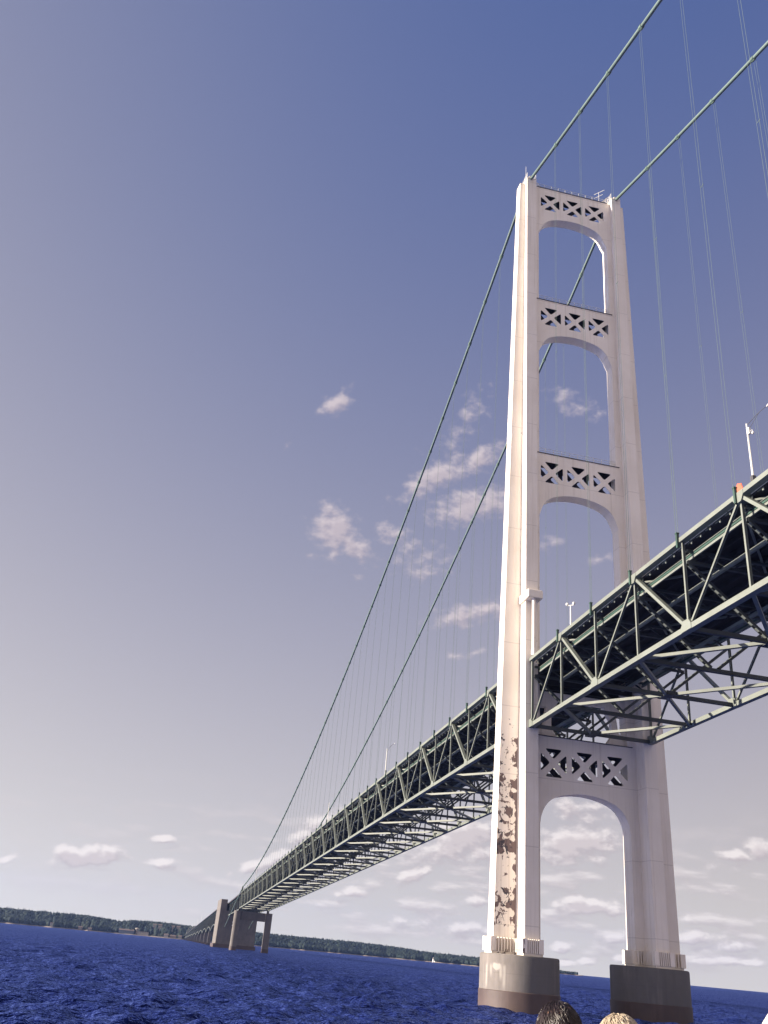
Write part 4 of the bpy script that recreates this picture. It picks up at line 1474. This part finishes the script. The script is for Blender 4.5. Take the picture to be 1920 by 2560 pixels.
def person(x, y, crown, yaw, label, hair, top, hat=False, bald=0.0, hair_len=.05, seed=1, floor=3.62):
    t = empty("person", (x, y, floor), label, "person", "ferry passengers seen from behind")
    t.rotation_euler = (0, 0, yaw)                  # local +x is where the person faces
    H = crown - floor
    k = H / 1.72
    S = lambda px, py, pz: (px * k, py * k, pz * k)
    V = [S(0, 0, .93), S(0, 0, 1.10), S(0, 0, 1.28), S(-.01, 0, 1.42), S(.0, 0, 1.50), S(.015, 0, 1.58), S(.02, 0, 1.65)]
    Rr = [(.15, .125), (.14, .115), (.165, .12), (.12, .09), (.058, .058), (.078, .088), (.062, .072)]
    E = [(i, i + 1) for i in range(6)]
    for s in (-1, 1):
        o = len(V)
        V += [S(-.01, s * .17, 1.42), S(-.02, s * .21, 1.14), S(.10, s * .20, .93), S(.16, s * .19, .86)]
        Rr += [.06, .048, .036, .04]
        E += [(3, o), (o, o + 1), (o + 1, o + 2), (o + 2, o + 3)]
        for fi, (fy, fl) in enumerate(((-.03, .075), (-.01, .085), (.01, .082), (.03, .065))):
            q = len(V)
            V += [S(.20, s * .19 + fy, .83), S(.20 + fl * .6, s * .19 + fy * 1.1, .79), S(.20 + fl * .75, s * .19 + fy * 1.1, .74)]
            Rr += [.010, .009, .008]
            E += [(o + 3, q), (q, q + 1), (q + 1, q + 2)]
        q = len(V)
        V += [S(.19, s * .19 - s * .045, .86), S(.235, s * .19 - s * .05, .83)]
        Rr += [.011, .009]
        E += [(o + 3, q), (q, q + 1)]
        o = len(V)
        V += [S(0, s * .10, .86), S(.02, s * .11, .48), S(-.02, s * .11, .08), S(.12, s * .12, .04)]
        Rr += [.092, .062, .045, .038]
        E += [(0, o), (o, o + 1), (o + 1, o + 2), (o + 2, o + 3)]
    Rr = [tuple(a * k for a in r_) if isinstance(r_, tuple) else r_ * k for r_ in Rr]
    body = skin_body("body", V, E, Rr, SKIN, t)

    def put(mb, nm, mat, sm=True):
        o = mb.build(nm, mat, None, sm)
        o.parent = t
        return o
    hz = 1.615 * k
    # head shape over the skinned core: skull, nose, ears
    hd = MB()
    rings = []
    for (zz, rx, ry, cx) in ((-.115, .045, .04, .045), (-.09, .07, .055, .035), (-.05, .086, .068, .02), (0, .098, .076, .004), (.045, .098, .077, .0), (.08, .08, .064, -.004), (.102, .045, .036, -.006)):
        rings.append([(cx * k + rx * k * math.cos(a), ry * k * math.sin(a), hz + zz * k) for a in np.linspace(0, 2 * PI, 20, endpoint=False)])
    hd.loft(rings)
    for s in (-1, 1):
        hd.ellipsoid((-.002 * k, s * .08 * k, hz - .01 * k), (.018 * k, .009 * k, .032 * k), 8, 6)
    hd.ellipsoid((.105 * k, 0, hz - .025 * k), (.018 * k, .014 * k, .026 * k), 8, 6)
    put(hd, "head", SKIN)
    ey = MB()
    for s in (-1, 1):
        ey.ellipsoid((.088 * k, s * .032 * k, hz + .005 * k), (.012 * k, .014 * k, .010 * k), 8, 6)
    put(ey, "eyes", WHITE)
    mo = MB(); mo.ellipsoid((.092 * k, 0, hz - .068 * k), (.012 * k, .025 * k, .007 * k), 8, 6); put(mo, "mouth", CLOTHO)
    # hair: a scalp cap plus many thin locks lying along it
    r_ = np.random.default_rng(seed)
    hc = MB()
    cap_r = []
    for i in range(9):
        th = math.radians(4 + 96 * i / 8)
        ring = []
        for j in range(28):
            ph = 2 * PI * j / 28
            front = math.cos(ph)
            th2 = th * (1.0 - .30 * max(0, front)) * (1 + .12 * max(0, -front))
            g_ = 1.015 + .02 * math.sin(5 * ph + i) + r_.uniform(-.012, .012)
            ring.append((.102 * k * g_ * math.sin(th2) * math.cos(ph) - .006 * k, .083 * k * g_ * math.sin(th2) * math.sin(ph), hz + .004 * k + .108 * k * g_ * math.cos(th2)))
        cap_r.append(ring)
    hc.loft(cap_r[::-1])
    if hat:
        put(hc, "hair", HAIRG)
        ht = MB()
        rr = []
        for (zz, q) in ((.0, 1.12), (.03, 1.12), (.07, 1.04), (.098, .82), (.112, .45), (.116, .05)):
            rr.append([(.108 * k * q * math.cos(a), .09 * k * q * math.sin(a), hz + .012 + zz * k) for a in np.linspace(0, 2 * PI, 28, endpoint=False)])
        ht.loft(rr)
        rr = []
        for (zz, q) in ((.0, 1.08), (-.012, 1.75), (-.002, 1.76), (.012, 1.10)):
            rr.append([(.108 * k * q * math.cos(a), .09 * k * q * math.sin(a), hz + .012 + zz * k) for a in np.linspace(0, 2 * PI, 28, endpoint=False)])
        ht.loft(rr)
        put(ht, "hat", HATW)
    else:
        for i in range(2600):
            th = math.acos(1 - r_.random() * 1.15)
            ph = r_.uniform(0, 2 * PI)
            front = math.cos(ph)
            if th > math.radians(98) * (1 - .33 * max(0, front)):
                continue
            if bald and th < .62 and math.hypot(th * math.cos(ph) + .30, th * math.sin(ph) + .42) < bald and r_.random() < .86:
                continue
            swirl = ph + r_.normal(0, .35) + .5
            pts = []
            for q in range(4):
                tq = th + q * hair_len / .1 * .33
                g_ = 1.02 + .045 * math.sin(q / 3 * PI) + r_.uniform(0, .035)
                pq = ph + (swirl - ph) * q / 3 * .6
                pts.append((.102 * k * g_ * math.sin(tq) * math.cos(pq) - .006 * k, .083 * k * g_ * math.sin(tq) * math.sin(pq), hz + .004 * k + .108 * k * g_ * math.cos(tq)))
            hc.tube(pts, [.0012, .0014, .0011, .0004], 3, cap=False)
        put(hc, "hair", hair)
    # clothing shells
    tp = MB()
    rr = []
    for (zz, rx, ry) in ((.88, .135, .185), (1.0, .128, .175), (1.12, .125, .17), (1.26, .14, .195), (1.36, .13, .205), (1.43, .105, .18), (1.475, .08, .11), (1.50, .07, .075)):
        rr.append([(rx * k * math.cos(a), ry * k * math.sin(a), zz * k) for a in np.linspace(0, 2 * PI, 24, endpoint=False)])
    tp.loft(rr, cap=False)
    for s in (-1, 1):
        tp.tube([S(-.01, s * .17, 1.41), S(-.015, s * .225, 1.30), S(-.02, s * .215, 1.14), S(.09, s * .20, .95)], [.075 * k, .07 * k, .06 * k, .05 * k], 12, cap=False)
    put(tp, "top", top)
    tr = MB()
    for s in (-1, 1):
        tr.tube([S(0, s * .085, .95), S(.0, s * .10, .82), S(.02, s * .11, .48), S(-.02, s * .11, .10)], [.125 * k, .11 * k, .08 * k, .065 * k], 14, cap=False)
    put(tr, "trousers", CLOTHG)
    return t


dk = MB(); dk.box(134.5, 150.0, -67.5, -56.0, 3.40, 3.618)
tag(dk.build("ferry_deck", simple("deck_paint", (0.2272, 0.2343, 0.2414), 0.7, 0.1, 2.0)), "grey ferry deck under the passengers", "deck", kind="structure")
person(141.94, -60.63, 5.33, math.radians(158), "person with tousled dark hair seen from behind, left of two heads", HAIRD, CLOTHO, bald=.34, hair_len=.05, seed=3)
person(142.23, -60.53, 5.315, math.radians(150), "person with short grey-blond hair, right of the dark-haired head", HAIRG, CLOTHN, hair_len=.035, seed=8)
person(142.58, -60.10, 5.37, math.radians(150), "person in a white hat at the right edge of the picture", HAIRG, CLOTHN, hat=True, seed=9)

# ------------------------------------------------------------------ air between the camera and the far shore
HAZE = 4e-5
hz = MB()
hz.box(CAM.x - 4600, CAM.x + 4600, CAM.y - 4600, CAM.y + 4600, -6.0, 190.0)
hm = bpy.data.materials.new("air")
hm.use_nodes = True
hn = hm.node_tree
hn.nodes.remove(hn.nodes['Principled BSDF'])
pv_ = N(hn, 'ShaderNodeVolumePrincipled')
pv_.inputs['Color'].default_value = (0.30, 0.46, 1.0, 1)
pv_.inputs['Density'].default_value = HAZE
pv_.inputs['Anisotropy'].default_value = 0.3
hn.links.new(pv_.outputs[0], hn.nodes['Material Output'].inputs['Volume'])
tag(hz.build("haze", hm), "thin summer haze over the strait", "haze", kind="stuff")
